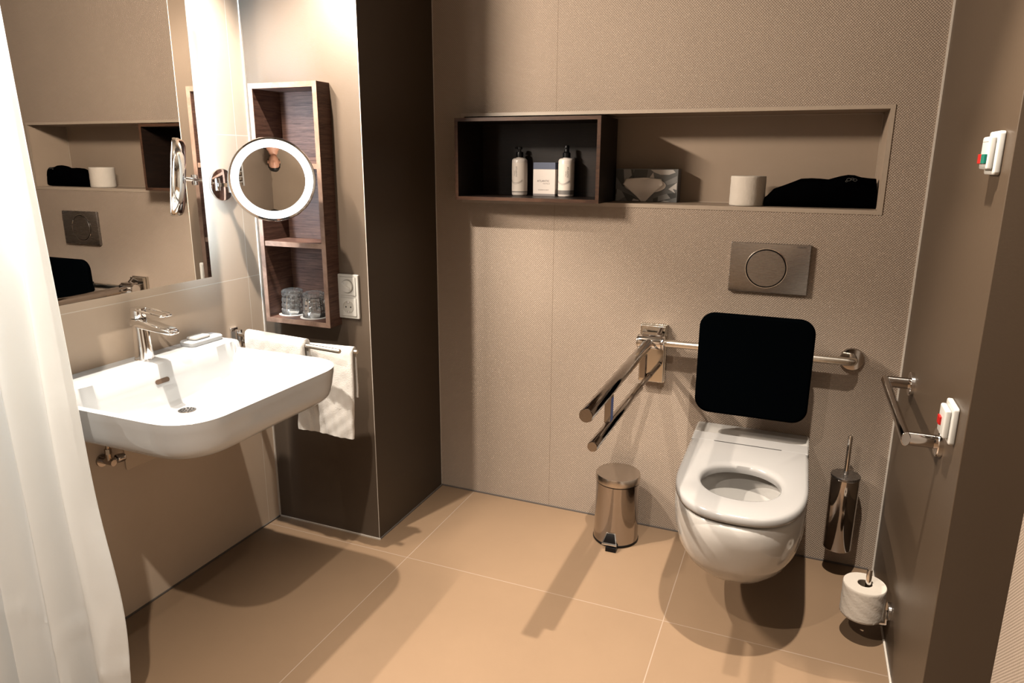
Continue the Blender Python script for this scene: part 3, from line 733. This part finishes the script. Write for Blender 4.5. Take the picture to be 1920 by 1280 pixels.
# ---------------------------------------------------------------- backrest with its rail
t = thing('backrest', (1.226, 0, .55), 'black padded toilet backrest on a horizontal steel rail', 'backrest')
mb = MB(); mb.tube([(.926, -.050, .740), (1.504, -.050, .740), (1.516, -.047, .740), (1.5225, -.040, .740), (1.524, -.032, .740), (1.524, -.005, .740)], .0135, 28); mb.build('rail', 'steel_tube', t)
mb = MB(); mb.lathe((1.522, -.0005, .738), (0, -1, 0), [(.037, 0), (.037, .006), (.035, .009), (.015, .010)], 48); mb.build('flange', 'chrome_dk', t)
mb = MB(); slab(mb, rrect(.352, .342, .048, 12), lambda u, v, q: (1.226+u, -.122-q-.004*(v/.17), .712+v), 0, .030, .010, 5); mb.build('pad', 'pad', t)
mb = MB(); mb.box(1.13, 1.32, -.114, -.0645, .718, .762); mb.build('pad_clamp', 'black', t)

# ---------------------------------------------------------------- right wall: grab bar, alarm switches
t = thing('wall_grab_bar', (XR, -.4675, .742), 'short polished oval grab bar mounted along the right partition wall', 'grab rail')
xb = 1.597
def ovbar(mb, pts, a, b, n=24):
    pts = [Vector(p) for p in pts]; L = []
    for i, p in enumerate(pts):
        d = (pts[min(i+1, len(pts)-1)]-pts[max(0, i-1)]).normalized(); s_ = Vector((0, 0, 1)); w2 = d.cross(s_).normalized()
        L.append([p+w2*(a*cos(2*pi*k/n)) + s_*(b*sin(2*pi*k/n)) for k in range(n)])
    mb.loft(L)
mb = MB(); ovbar(mb, [(xb, -.226, .742), (xb, -.709, .742)], .0105, .017); mb.build('bar', 'chrome_dk', t, bevel=.002)
for y in (-.236, -.699):
    mb = MB(); ovbar(mb, [(xb+.003, y, .742), (XR-.010, y, .742)], .010, .0165); p_ = mb.build('post', 'chrome_dk', t)
    mb = MB(); mb.lathe((XR-.0003, y, .742), (-1, 0, 0), [(.034, 0), (.034, .009), (.0325, .011), (.012, .0115)], 44); mb.build('rosette', 'chrome', p_)
def alarm(y, z, lab, green):
    t = thing('alarm_switch', (XR, y, z), lab, 'switch', 'white emergency switches on the right wall')
    F = lambda u, v, q: (XR-q, y+u, z+v)
    mb = MB(); slab(mb, rrect(.081, .082, .006), F, .0003, .012, .003); mb.build('base_plate', 'plastic', t)
    mb = MB(); slab(mb, rrect(.060, .062, .003), F, .012, .024, .004); b = mb.build('button_housing', 'plastic', t)
    if green:
        MB().box(XR-.0285, XR-.0235, y-.028, y-.001, z-.020, z-.002).build('green_button', 'green', b, bevel=.0008)['label'] = 'green button'
        MB().box(XR-.0285, XR-.0235, y+.001, y+.028, z-.020, z-.002).build('red_button', 'red', b, bevel=.0008)['label'] = 'red button'
        mb = MB(); mb.box(XR-.0242, XR-.0235, y-.024, y+.024, z+.021, z+.0218); mb.build('seam_line', 'seam', b); mb = MB(); mb.box(XR-.0242, XR-.0235, y-.024, y+.024, z-.0268, z-.026); mb.build('seam_line', 'seam', b)
    else:
        MB().box(XR-.0285, XR-.0235, y-.004, y+.018, z-.010, z+.008).build('red_button', 'red', b, bevel=.0008)['label'] = 'red button'
alarm(-.785, 1.377, 'white upper emergency switch with red and green buttons on the right partition', True)
alarm(-.785, .823, 'white lower emergency switch with single red button near the grab bar', False)

# ---------------------------------------------------------------- toilet brush
t = thing('toilet_brush', (1.541, -.001, .10), 'polished steel toilet brush holder hung on the rear wall right of the toilet', 'toilet brush')
bx_, by_ = 1.541, -.072
mb = MB(); mb.lathe((bx_, by_, .100), (0, 0, 1), [(.040, 0), (.043, .002), (.0445, .005), (.0445, .256), (.043, .258)], 56, True, False); mb.build('holder', 'chrome_dk', t)
mb = MB(); mb.lathe((bx_, by_, .3585), (0, 0, 1), [(.0455, 0), (.0455, .005), (.0445, .007), (.010, .008)], 56); mb.build('lid', 'steel', t)
mb = MB(); mb.tube([(bx_, by_, .363), (bx_, by_, .498), (bx_, by_, .502)], [.0075, .0075, .006], 24); mb.build('handle', 'chrome', t)
MB().box(bx_-.015, bx_+.015, by_+.040, -.0005, .25, .30).build('bracket', 'chrome_dk', t, bevel=.002)

# ---------------------------------------------------------------- pedal bin
t = thing('pedal_bin', (.797, -.127, 0), 'small polished steel pedal bin standing by the rear wall left of the toilet', 'bin')
c_ = (.797, -.127)
mb = MB(); mb.lathe((*c_, .0005), (0, 0, 1), [(.080, 0), (.0835, .003), (.0835, .008), (.082, .010)], 64); mb.build('base_rim', 'black', t)
mb = MB(); mb.lathe((*c_, .0105), (0, 0, 1), [(.0820, 0), (.0795, .09), (.0785, .20), (.0785, .219)], 72, True, True); mb.build('body', 'chrome_dk', t)
mb = MB(); mb.lathe((*c_, .2297), (0, 0, 1), [(.0785, 0), (.0785, .004)], 64); mb.build('seal_rim', 'black', t)
mb = MB(); mb.lathe((*c_, .234), (0, 0, 1), [(.0805, 0), (.0805, .024), (.079, .027), (.072, .0275), (.003, .0275)], 72); mb.build('lid', 'lid', t)
pd = Vector((.02, -1, 0)).normalized(); ps = Vector((1, .02, 0)).normalized(); c3 = Vector((*c_, 0))
mb = MB(); L = []
for d, w_, z in ((.079, .016, .058), (.083, .017, .055), (.100, .026, .028), (.104, .027, .024)):
    p = c3+pd*d; L.append([p-ps*w_+Vector((0, 0, z)), p+ps*w_+Vector((0, 0, z)), p+ps*w_+Vector((0, 0, z-.004)), p-ps*w_+Vector((0, 0, z-.004))])
mb.loft(L); pe = mb.build('pedal', 'chrome', t)
mb = MB(); L = []
for d, w_, z in ((.0835, .013, .0572), (.1005, .022, .0302)):
    p = c3+pd*d; L.append([p-ps*w_+Vector((0, 0, z)), p+ps*w_+Vector((0, 0, z)), p+ps*w_+Vector((0, 0, z-.002)), p-ps*w_+Vector((0, 0, z-.002))])
mb.loft(L); mb.build('rubber_tread', 'black', pe)
mb = MB(); L = []
for d in (.078, .112):
    p = c3+pd*d+ps*.008; L.append([p-ps*.019+Vector((0, 0, .001)), p+ps*.019+Vector((0, 0, .001)), p+ps*.019+Vector((0, 0, .016)), p-ps*.019+Vector((0, 0, .016))])
mb.loft(L); mb.build('pedal_foot', 'black', t)

# ---------------------------------------------------------------- spare roll on its post
rx, ry = 1.597, -.400
def paper_roll(c, r, h, rc, name, label, group, seed):
    t = thing(name, (c[0], c[1], c[2]), label, 'toilet paper', group)
    NS = 72; L = []
    def ring(rr, z, jit=0): return [(c[0]+(rr+jit*noise3(k*.7, z*90, seed))*cos(2*pi*k/NS), c[1]+(rr+jit*noise3(k*.7, z*90, seed))*sin(2*pi*k/NS), c[2]+z) for k in range(NS)]
    zs = [h*i/12 for i in range(13)]
    L = [ring(rc, h), ring(rc, 0), ring(r-.002, 0), ring(r, .002, .0003)] + [ring(r, z, .0012) for z in zs[1:-1]] + [ring(r, h-.002, .0003), ring(r-.0015, h), ring(rc, h)]
    mb = MB(); mb.loft(L, False, False); mb.build('paper', 'paper', t, angle=50)
    mb = MB(); mb.loft([ring(rc-.0002, .0005), ring(rc-.0002, h-.0005), ring(rc-.0016, h-.0005), ring(rc-.0016, .0005), ring(rc-.0002, .0005)], False, False); mb.build('cardboard_core', 'card', t)
    return t
paper_roll((rx, ry, .080), .0575, .098, .020, 'toilet_roll', 'white embossed toilet roll standing upright on the wall post by the partition', 'toilet rolls', 1)
t = thing('spare_roll_holder', (XR, ry, .125), 'chrome spare toilet roll holder on the right wall near the floor', 'roll holder')
mb = MB(); mb.lathe((XR-.0003, ry-.012, .112), (-1, 0, 0), [(.026, 0), (.026, .007), (.024, .009), (.008, .0092)], 40); mb.build('rosette', 'chrome', t)
mb = MB(); mb.tube([(XR-.008, ry-.012, .112), (XR-.006, ry-.012, .072), (XR-.02, ry-.006, .066), (rx+.005, ry, .066), (rx+.001, ry, .070), (rx, ry, .080)], .0055, 16)
mb.build('support_arm', 'chrome', t)
mb = MB(); mb.tube([(rx+.008, ry, .068), (rx+.008, ry, .222), (rx+.008, ry, .225)], [.0075, .0075, .006], 24); mb.build('post', 'chrome', t)
for o in list(t.children): pass

# ---------------------------------------------------------------- things in the niche
NB = NZ0
t = thing('wooden_box', (.385, .05, NB), 'open dark walnut box shelf set into the left of the wall niche', 'shelf box')
x0, x1, z0, z1, yf, yb, th = .1285, .6765, NB+.0006, 1.506, -.086, .140, .0125
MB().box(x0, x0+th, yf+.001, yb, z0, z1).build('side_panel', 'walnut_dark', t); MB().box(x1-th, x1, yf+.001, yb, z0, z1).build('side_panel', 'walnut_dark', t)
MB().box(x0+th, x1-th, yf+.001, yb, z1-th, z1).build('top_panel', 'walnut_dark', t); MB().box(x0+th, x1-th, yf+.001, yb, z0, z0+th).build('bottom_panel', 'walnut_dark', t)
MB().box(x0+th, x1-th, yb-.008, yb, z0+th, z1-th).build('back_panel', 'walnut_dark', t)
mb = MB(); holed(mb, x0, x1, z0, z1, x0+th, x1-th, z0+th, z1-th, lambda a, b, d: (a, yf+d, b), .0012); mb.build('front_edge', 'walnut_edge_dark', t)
BZ = z0+th+.0004
def cylmap(c, r, z): return lambda u, v, q: (c[0]+(r+q)*sin(u/r), c[1]-(r+q)*cos(u/r), z+v)
def bottle(x, y, sprayer, label, band):
    t = thing('pump_bottle', (x, y, BZ), label, 'bottle', 'toiletry bottles in the niche box'); r = .0295
    mb = MB(); mb.lathe((x, y, BZ), (0, 0, 1), [(.026, 0), (r-.001, .002), (r, .005), (r, .128), (r-.0015, .133), (r-.006, .137), (.013, .139), (.0115, .142)], 56); b = mb.build('bottle_body', 'bottle', t)
    mb = MB(); mb.lathe((x, y, BZ+.016 if not sprayer else BZ+.0235), (0, 0, 1), [(r+.0003, 0), (r+.0003, .105 if not sprayer else .095)], 56, False, False); lb = mb.build('label_sleeve', 'label', t)
    mb = MB(); mb.lathe((x, y, BZ+.012 if not sprayer else BZ+.008), (0, 0, 1), [(r+.0002, 0), (r+.0002, .008 if not sprayer else .0155)], 56, False, False); mb.build('grey_band', 'bottle_band', t)
    mb = MB()
    mb.lathe((x, y, BZ+.141), (0, 0, 1), [(.0135, 0), (.0138, .014), (.012, .020), (.006, .021)] if not sprayer else [(.0145, 0), (.0145, .016), (.009, .020), (.0085, .042), (.0075, .0435)], 32)
    if not sprayer: mb.lathe((x, y, BZ+.160), (0, 0, 1), [(.0055, 0), (.0055, .010), (.0095, .0105), (.0095, .019), (.008, .020)], 28); mb.tube([(x, y, BZ+.176), (x-.012, y-.006, BZ+.176), (x-.015, y-.008, BZ+.173)], .0035, 12)
    else: mb.tube([(x, y, BZ+.174), (x-.003, y-.010, BZ+.174)], .0035, 12)
    mb.build('pump_head', 'black', t)
    off = -.004 if not sprayer else .012
    base = cylmap((x, y), r, BZ)
    text('ATLANTIC', .0075, lambda u, v, q: base(off+v, .108-u, q+.0006), 'lettering', 'ink', t, .0001, 1.15)
    text('HOTELS', .0048, lambda u, v, q: base(off-.006+v, .092-u, q+.0006), 'lettering', 'ink2', t, .0001, 1.15)
    mb = MB()
    for k in range(2):
        pts = [base(-.030+.052*i/20, .055+.004*k-.012*sin(pi*i/20)-(.010 if not sprayer else .014)*(1-i/20)*0, .0007) for i in range(21)]
        mb.tube(pts, .0004, 6)
    mb.build('printed_arc', 'ink2' if not sprayer else 'boxblue', t)
bottle(.314, .090, False, 'white pump bottle at the left inside the wooden box', 0)
bottle(.502, .086, True, 'white bottle with tall black spray cap right of the small carton', 1)
t = thing('cosmetics_carton', (.433, .06, BZ), 'small white carton with slate-blue top band between the two bottles', 'carton')
bx0, bx1, by0, by1, bz0, bz1 = .374, .461, .078, .128, BZ, BZ+.123
MB().box(bx0, bx1, by0, by1, bz0+.008, bz1-.025).build('carton_body', 'boxwhite', t, bevel=.0004)
MB().box(bx0, bx1, by0, by1, bz1-.0249, bz1).build('top_band', 'boxblue', t, bevel=.0004)
MB().box(bx0, bx1, by0, by1, bz0, bz0+.0079).build('bottom_band', 'boxgrey', t, bevel=.0004)
fx = lambda X, Z: (lambda u, v, q: (X+u, by0-.0002-q, Z+v))
text('ATLANTIC', .0098, fx(bx0+.0165, bz0+.052), 'lettering', 'ink', t, .0001, 1.05)
text('HOTELS', .0070, fx(bx0+.0395, bz0+.0435), 'lettering', 'ink2', t, .0001, 1.1)
text('COSMETIC BOX', .0056, fx(bx0+.021, bz0+.0205), 'lettering', 'ink2', t, .0001, 1.05)
# tissue box on its side
t = thing('tissue_box', (.815, .06, NB), 'grey faceted-pattern tissue box on its side with a tissue hanging out', 'tissue box')
tx0, tx1, ty0, ty1, tz0, tz1 = .682, .906, .124, .194, NB+.0004, NB+.1165
shell = MB().box(tx0, tx1, ty0, ty1, tz0, tz1)
W, H = tx1-tx0, tz1-tz0; fp = lambda u, v, q: (tx0+u*W, ty0-.0001-q, tz0+v*H)
polys = {'g1': [[(0, .75), (.12, .45), (.3, .6), (.28, .98), (0, .99)], [(.30, .98), (.26, .6), (.5, .72), (.52, .98)], [(.62, .1), (.62, .0), (.75, .01), (.99, .15), (.99, .3), (.85, .26)], [(.1, .3), (.3, .16), (.42, .0), (.2, .01)], [(.0, .2), (.1, .3), (.0, .38)]],
         'g3': [[(.02, .38), (.1, .32), (.16, .14), (.06, .02), (.01, .01)], [(.12, .98), (.24, .98), (.26, .8), (.14, .6)], [(.8, .62), (.99, .80), (.99, .60), (.84, .52)], [(.7, .18), (.84, .26), (.9, .12), (.7, .02)]],
         'g4': [[(.56, .98), (.92, .98), (.96, .90), (.86, .83), (.72, .83), (.62, .90)], [(.55, .74), (.605, .90), (.625, .72)], [(.86, .40), (.99, .60), (.99, .38), (.93, .41), (.97, .28)], [(.28, .02), (.30, .09), (.38, .05), (.4, .015)], [(.74, .01), (.80, .05), (.9, .02)]]}
pr = {}
for k, (g_, ps_) in enumerate(polys.items()):
    shell.cur = k+1
    for p in ps_: shell.loft([[fp(u, v, .0002*k) for u, v in p], [fp(u, v, .0002*k+.0002) for u, v in p]])
shell.build('box_shell', ['g2', 'g1', 'g3', 'g4'], t, angle=20)
mb = MB(); L = []
def tl(s_, q): return [fp(.48+.42*s_*cos(a)*(.80 if 1 else 1), .50+.235*s_*sin(a), q) for a in [2*pi*k/48 for k in range(48)]]
mb.loft([tl(1, .0008), tl(1, .0016), tl(.96, .002)]); mb.build('oval_opening', 'tissue', t)
mb = MB(); vs = []; NSs, NTt = 24, 20
for j in range(NTt+1):
    v = j/NTt
    for i in range(NSs+1):
        u = i/NSs; half = .335*(1-v**1.25)*(1-.0*v)+.035
        if v < .25: half = .29+.035*(v/.25)
        else: half = .29*(1-((v-.25)/.75))**1.15+.035
        x = .455+(u-.5)*2*half + .01*v; z = .70+.03*sin(pi*u)*(1-v)-v*.70
        q = .003+.010*math.sin(pi*min(1, v*1.2))+.004*sin(u*9+v*3)*(1-v)
        vs.append(fp(x, max(.012, z), q))
fs = [(j*(NSs+1)+i, j*(NSs+1)+i+1, (j+1)*(NSs+1)+i+1, (j+1)*(NSs+1)+i) for j in range(NTt) for i in range(NSs)]
mb.add(vs, fs); o = mb.build('pulled_tissue', 'tissue', t, angle=180); s_ = o.modifiers.new('s', 'SOLIDIFY'); s_.thickness = .0006
paper_roll((1.149, .072, NB+.0005), .0565, .097, .020, 'toilet_roll', 'white toilet roll standing in the wall niche beside the black bag', 'toilet rolls', 4)
# black drawstring bag, crumpled
def bag():
    prof = [(1.203, .026), (1.212, .034), (1.232, .056), (1.262, .068), (1.285, .078), (1.312, .090), (1.345, .092), (1.372, .091), (1.395, .089), (1.43, .100), (1.452, .104), (1.47, .103), (1.49, .097), (1.515, .094), (1.532, .093), (1.537, .072), (1.5385, .02)]
    L = []
    for i, (x, h) in enumerate(prof):
        loop = []; dpt = .028+.020*sin(pi*min(1, i/(len(prof)-1)+.15)); yc = .085
        for k in range(28):
            a = 2*pi*k/28; c_, s_ = cos(a), sin(a); e_ = .75
            yy = yc+dpt*math.copysign(abs(c_)**e_, c_)+.003*noise3(x*30, k*.9, 3); zz = h/2+h/2*math.copysign(abs(s_)**.8, s_)
            loop.append((min(x+.002*noise3(x*50, k, 1), 1.5395), max(.010, min(.138, yy)), NB+.001+zz))
        L.append(loop)
    t = thing('cloth_bag', (1.37, .07, NB), 'crumpled black fabric bag lying at the right end of the wall niche', 'bag')
    MB().loft(L).build('bag_cloth', 'cloth_black', t, angle=60)
    mb = MB()
    for k, (dx, dz, r_) in enumerate(((0, 0, .006), (.010, .002, .004), (.018, -.001, .005), (-.006, -.005, .003))):
        mb.tube([(1.452+dx+r_*cos(2*pi*i/14), .0385+.006*(1-k*.1)-.012, NB+.091+dz+r_*.7*sin(2*pi*i/14)) for i in range(15)], .0007, 6)
    mb.build('embroidered_mark', 'thread', t)['label'] = 'small grey embroidered emblem'
bag()

# ---------------------------------------------------------------- what the make-up mirror sees: door, radiator, person
struct(MB().box(XF-.03, XF-.0005, -2.05, -1.15, 0, 2.05).build('door_1', 'white_door', bevel=.003))
t = thing('towel_radiator', (XF, -2.26, .90), 'white ladder towel radiator on the side wall, seen in the make-up mirror', 'radiator')
for y in (-2.42, -2.10): MB().tube([(XF-.05, y, .90), (XF-.05, y, 1.90)], .014, 16).build('upright', 'white_metal', t)
for k in range(14): MB().tube([(XF-.05, -2.42, .93+.07*k), (XF-.05, -2.10, .93+.07*k)], .010, 12).build('rung', 'white_metal', t)
for y in (-2.37, -2.15): MB().tube([(XF-.05, y, 1.80), (XF, y, 1.80)], .008, 12).build('bracket', 'white_metal', t)

def skin_obj(name, verts, edges, radii, material, parent=None, root=0, sub=2):
    me = bpy.data.meshes.new(name); me.from_pydata(verts, edges, []); me.materials.append(M[material])
    o = bpy.data.objects.new(name, me); COL.objects.link(o)
    sk = o.modifiers.new('skin', 'SKIN'); sk.use_smooth_shade = True
    for i, d in enumerate(me.skin_vertices[0].data): r_ = radii[i]; d.radius = r_ if isinstance(r_, tuple) else (r_, r_); d.use_root = (i == root)
    b = o.modifiers.new('sub', 'SUBSURF'); b.levels = sub; b.render_levels = sub
    if parent is not None: o.parent = parent; o.matrix_parent_inverse = parent.matrix_world.inverted()
    return o
PX, PY = 1.47, -2.735
hd = Vector((-.66, .75, 0)).normalized(); sd_ = Vector((hd.y, -hd.x, 0))
def P3(side, front, z): v = Vector((PX, PY, 0)) + sd_*side + hd*front; return (v.x, v.y, z)
t = thing('person', (PX, PY, 0), 'person in a dark shirt standing, reflected upside down in the make-up mirror', 'person')
V = []; E_ = []; Rr = []
def node(p, r, par=None):
    V.append(p); Rr.append(r)
    if par is not None: E_.append((par, len(V)-1))
    return len(V)-1
pel = node(P3(0, 0, .93), (.135, .10)); wst = node(P3(0, .005, 1.06), (.125, .09), pel); chs = node(P3(0, .0, 1.25), (.15, .10), wst)
nk0 = node(P3(0, -.005, 1.37), (.075, .06), chs); nk = node(P3(0, .01, 1.44), .052, nk0); hh = node(P3(0, .02, 1.50), .062, nk)
for s_ in (-1, 1):
    sh_ = node(P3(.16*s_, -.005, 1.335), .058, nk0); el = node(P3(.225*s_, -.02, 1.07), .042, sh_); wr = node(P3(.215*s_, .10, .86), .027, el); pm = node(P3(.21*s_, .125, .79), (.040, .016), wr)
    for k, (a_, ln) in enumerate(((-.03, .075), (-.010, .085), (.010, .08), (.028, .065))):
        f1 = node(P3(.21*s_+.0*a_, .135+a_, .745), .0095, pm); f2 = node(P3(.205*s_, .142+a_, .745-ln*.55), .0085, f1); node(P3(.198*s_, .14+a_, .745-ln), .0075, f2)
    th = node(P3(.20*s_, .165, .785), .0105, pm); node(P3(.192*s_, .182, .75), .009, th)
    hp = node(P3(.095*s_, 0, .86), .095, pel); kn = node(P3(.10*s_, .015, .49), .060, hp); an = node(P3(.105*s_, -.01, .09), .036, kn); node(P3(.115*s_, .12, .035), .035, an)
body_ = skin_obj('body', V, E_, Rr, 'skin', t)
mb = MB(); L = []; hc_ = Vector(P3(0, .035, 1.585))
for k in range(25):       # head: egg with brow, nose, lips, chin
    ph = pi*k/24; zz = cos(ph); loop = []
    for j in range(40):
        a_ = 2*pi*j/40; fx_ = cos(a_); sx_ = sin(a_)
        rr = sin(ph)**.82
        wd = .074*(1-.22*max(0, -zz)); dp = .095
        x_ = sx_*rr*wd; y_ = fx_*rr*dp
        if fx_ > .6:
            g2 = math.exp(-(sx_/.16)**2)
            y_ += .024*g2*math.exp(-((zz+.12)/.13)**2) + .007*g2*math.exp(-((zz+.46)/.06)**2) + .008*math.exp(-((zz+.82)/.12)**2)*g2
            y_ -= .008*math.exp(-((abs(sx_)-.33)/.12)**2)*math.exp(-((zz-.06)/.10)**2)
        loop.append(hc_ + sd_*x_ + hd*y_ + Vector((0, 0, zz*.118)))
    L.append(loop)
mb.loft(L); hd_o = mb.build('head', 'skin', t, angle=180)
for s_ in (-1, 1):
    MB().lathe((hc_+hd*.078+sd_*.028*s_+Vector((0, 0, .010)))[:], hd[:], [(.004, -.006), (.011, -.004), (.011, .0), (.006, .004), (.001, .005)], 20).build('eye', 'hair', hd_o)
    MB().lathe((hc_+sd_*.070*s_+Vector((0, 0, -.01)))[:], (sd_*s_)[:], [(.018, 0), (.024, .006), (.020, .012), (.008, .010)], 20).build('ear', 'skin', hd_o)
mb = MB(); L = []
for k in range(15):
    ph = pi*.62*k/14; zz = cos(ph); loop = []
    for j in range(40):
        a_ = 2*pi*j/40; fx_ = cos(a_); rr = sin(ph)**.82
        k2 = 1.13+.02*sin(j*2.1)
        y_ = fx_*rr*.095*k2-.010; z_ = zz*.118*1.12
        z_ = max(z_, -.06+.125*max(0, min(1, (fx_+.35)/.8))); y_ = min(y_, .085)
        loop.append(hc_ + sd_*(sin(a_)*rr*.074*k2) + hd*y_ + Vector((0, 0, z_)))
    L.append(loop)
mb.loft(L); mb.build('hair', 'hair', t, angle=180)
V = []; E_ = []; Rr = []
a_ = node(P3(0, 0, .80), (.150, .115)); a0 = node(P3(0, 0, .90), (.152, .118), a_); a1 = node(P3(0, .005, 1.06), (.140, .105), a0); a2 = node(P3(0, 0, 1.25), (.165, .115), a1); a3 = node(P3(0, -.005, 1.36), (.095, .075), a2); node(P3(0, 0, 1.41), .064, a3)
for s_ in (-1, 1): b0 = node(P3(.165*s_, -.005, 1.335), .068, a3); b1_ = node(P3(.225*s_, -.02, 1.08), .054, b0); node(P3(.217*s_, .08, .90), .040, b1_)
skin_obj('shirt', V, E_, Rr, 'shirt', t)
V = []; E_ = []; Rr = []
a0 = node(P3(0, 0, .93), (.148, .112))
for s_ in (-1, 1): b0 = node(P3(.095*s_, 0, .84), .105, a0); b1_ = node(P3(.10*s_, .015, .49), .074, b0); node(P3(.105*s_, -.008, .10), .056, b1_)
skin_obj('trousers', V, E_, Rr, 'trousers', t)
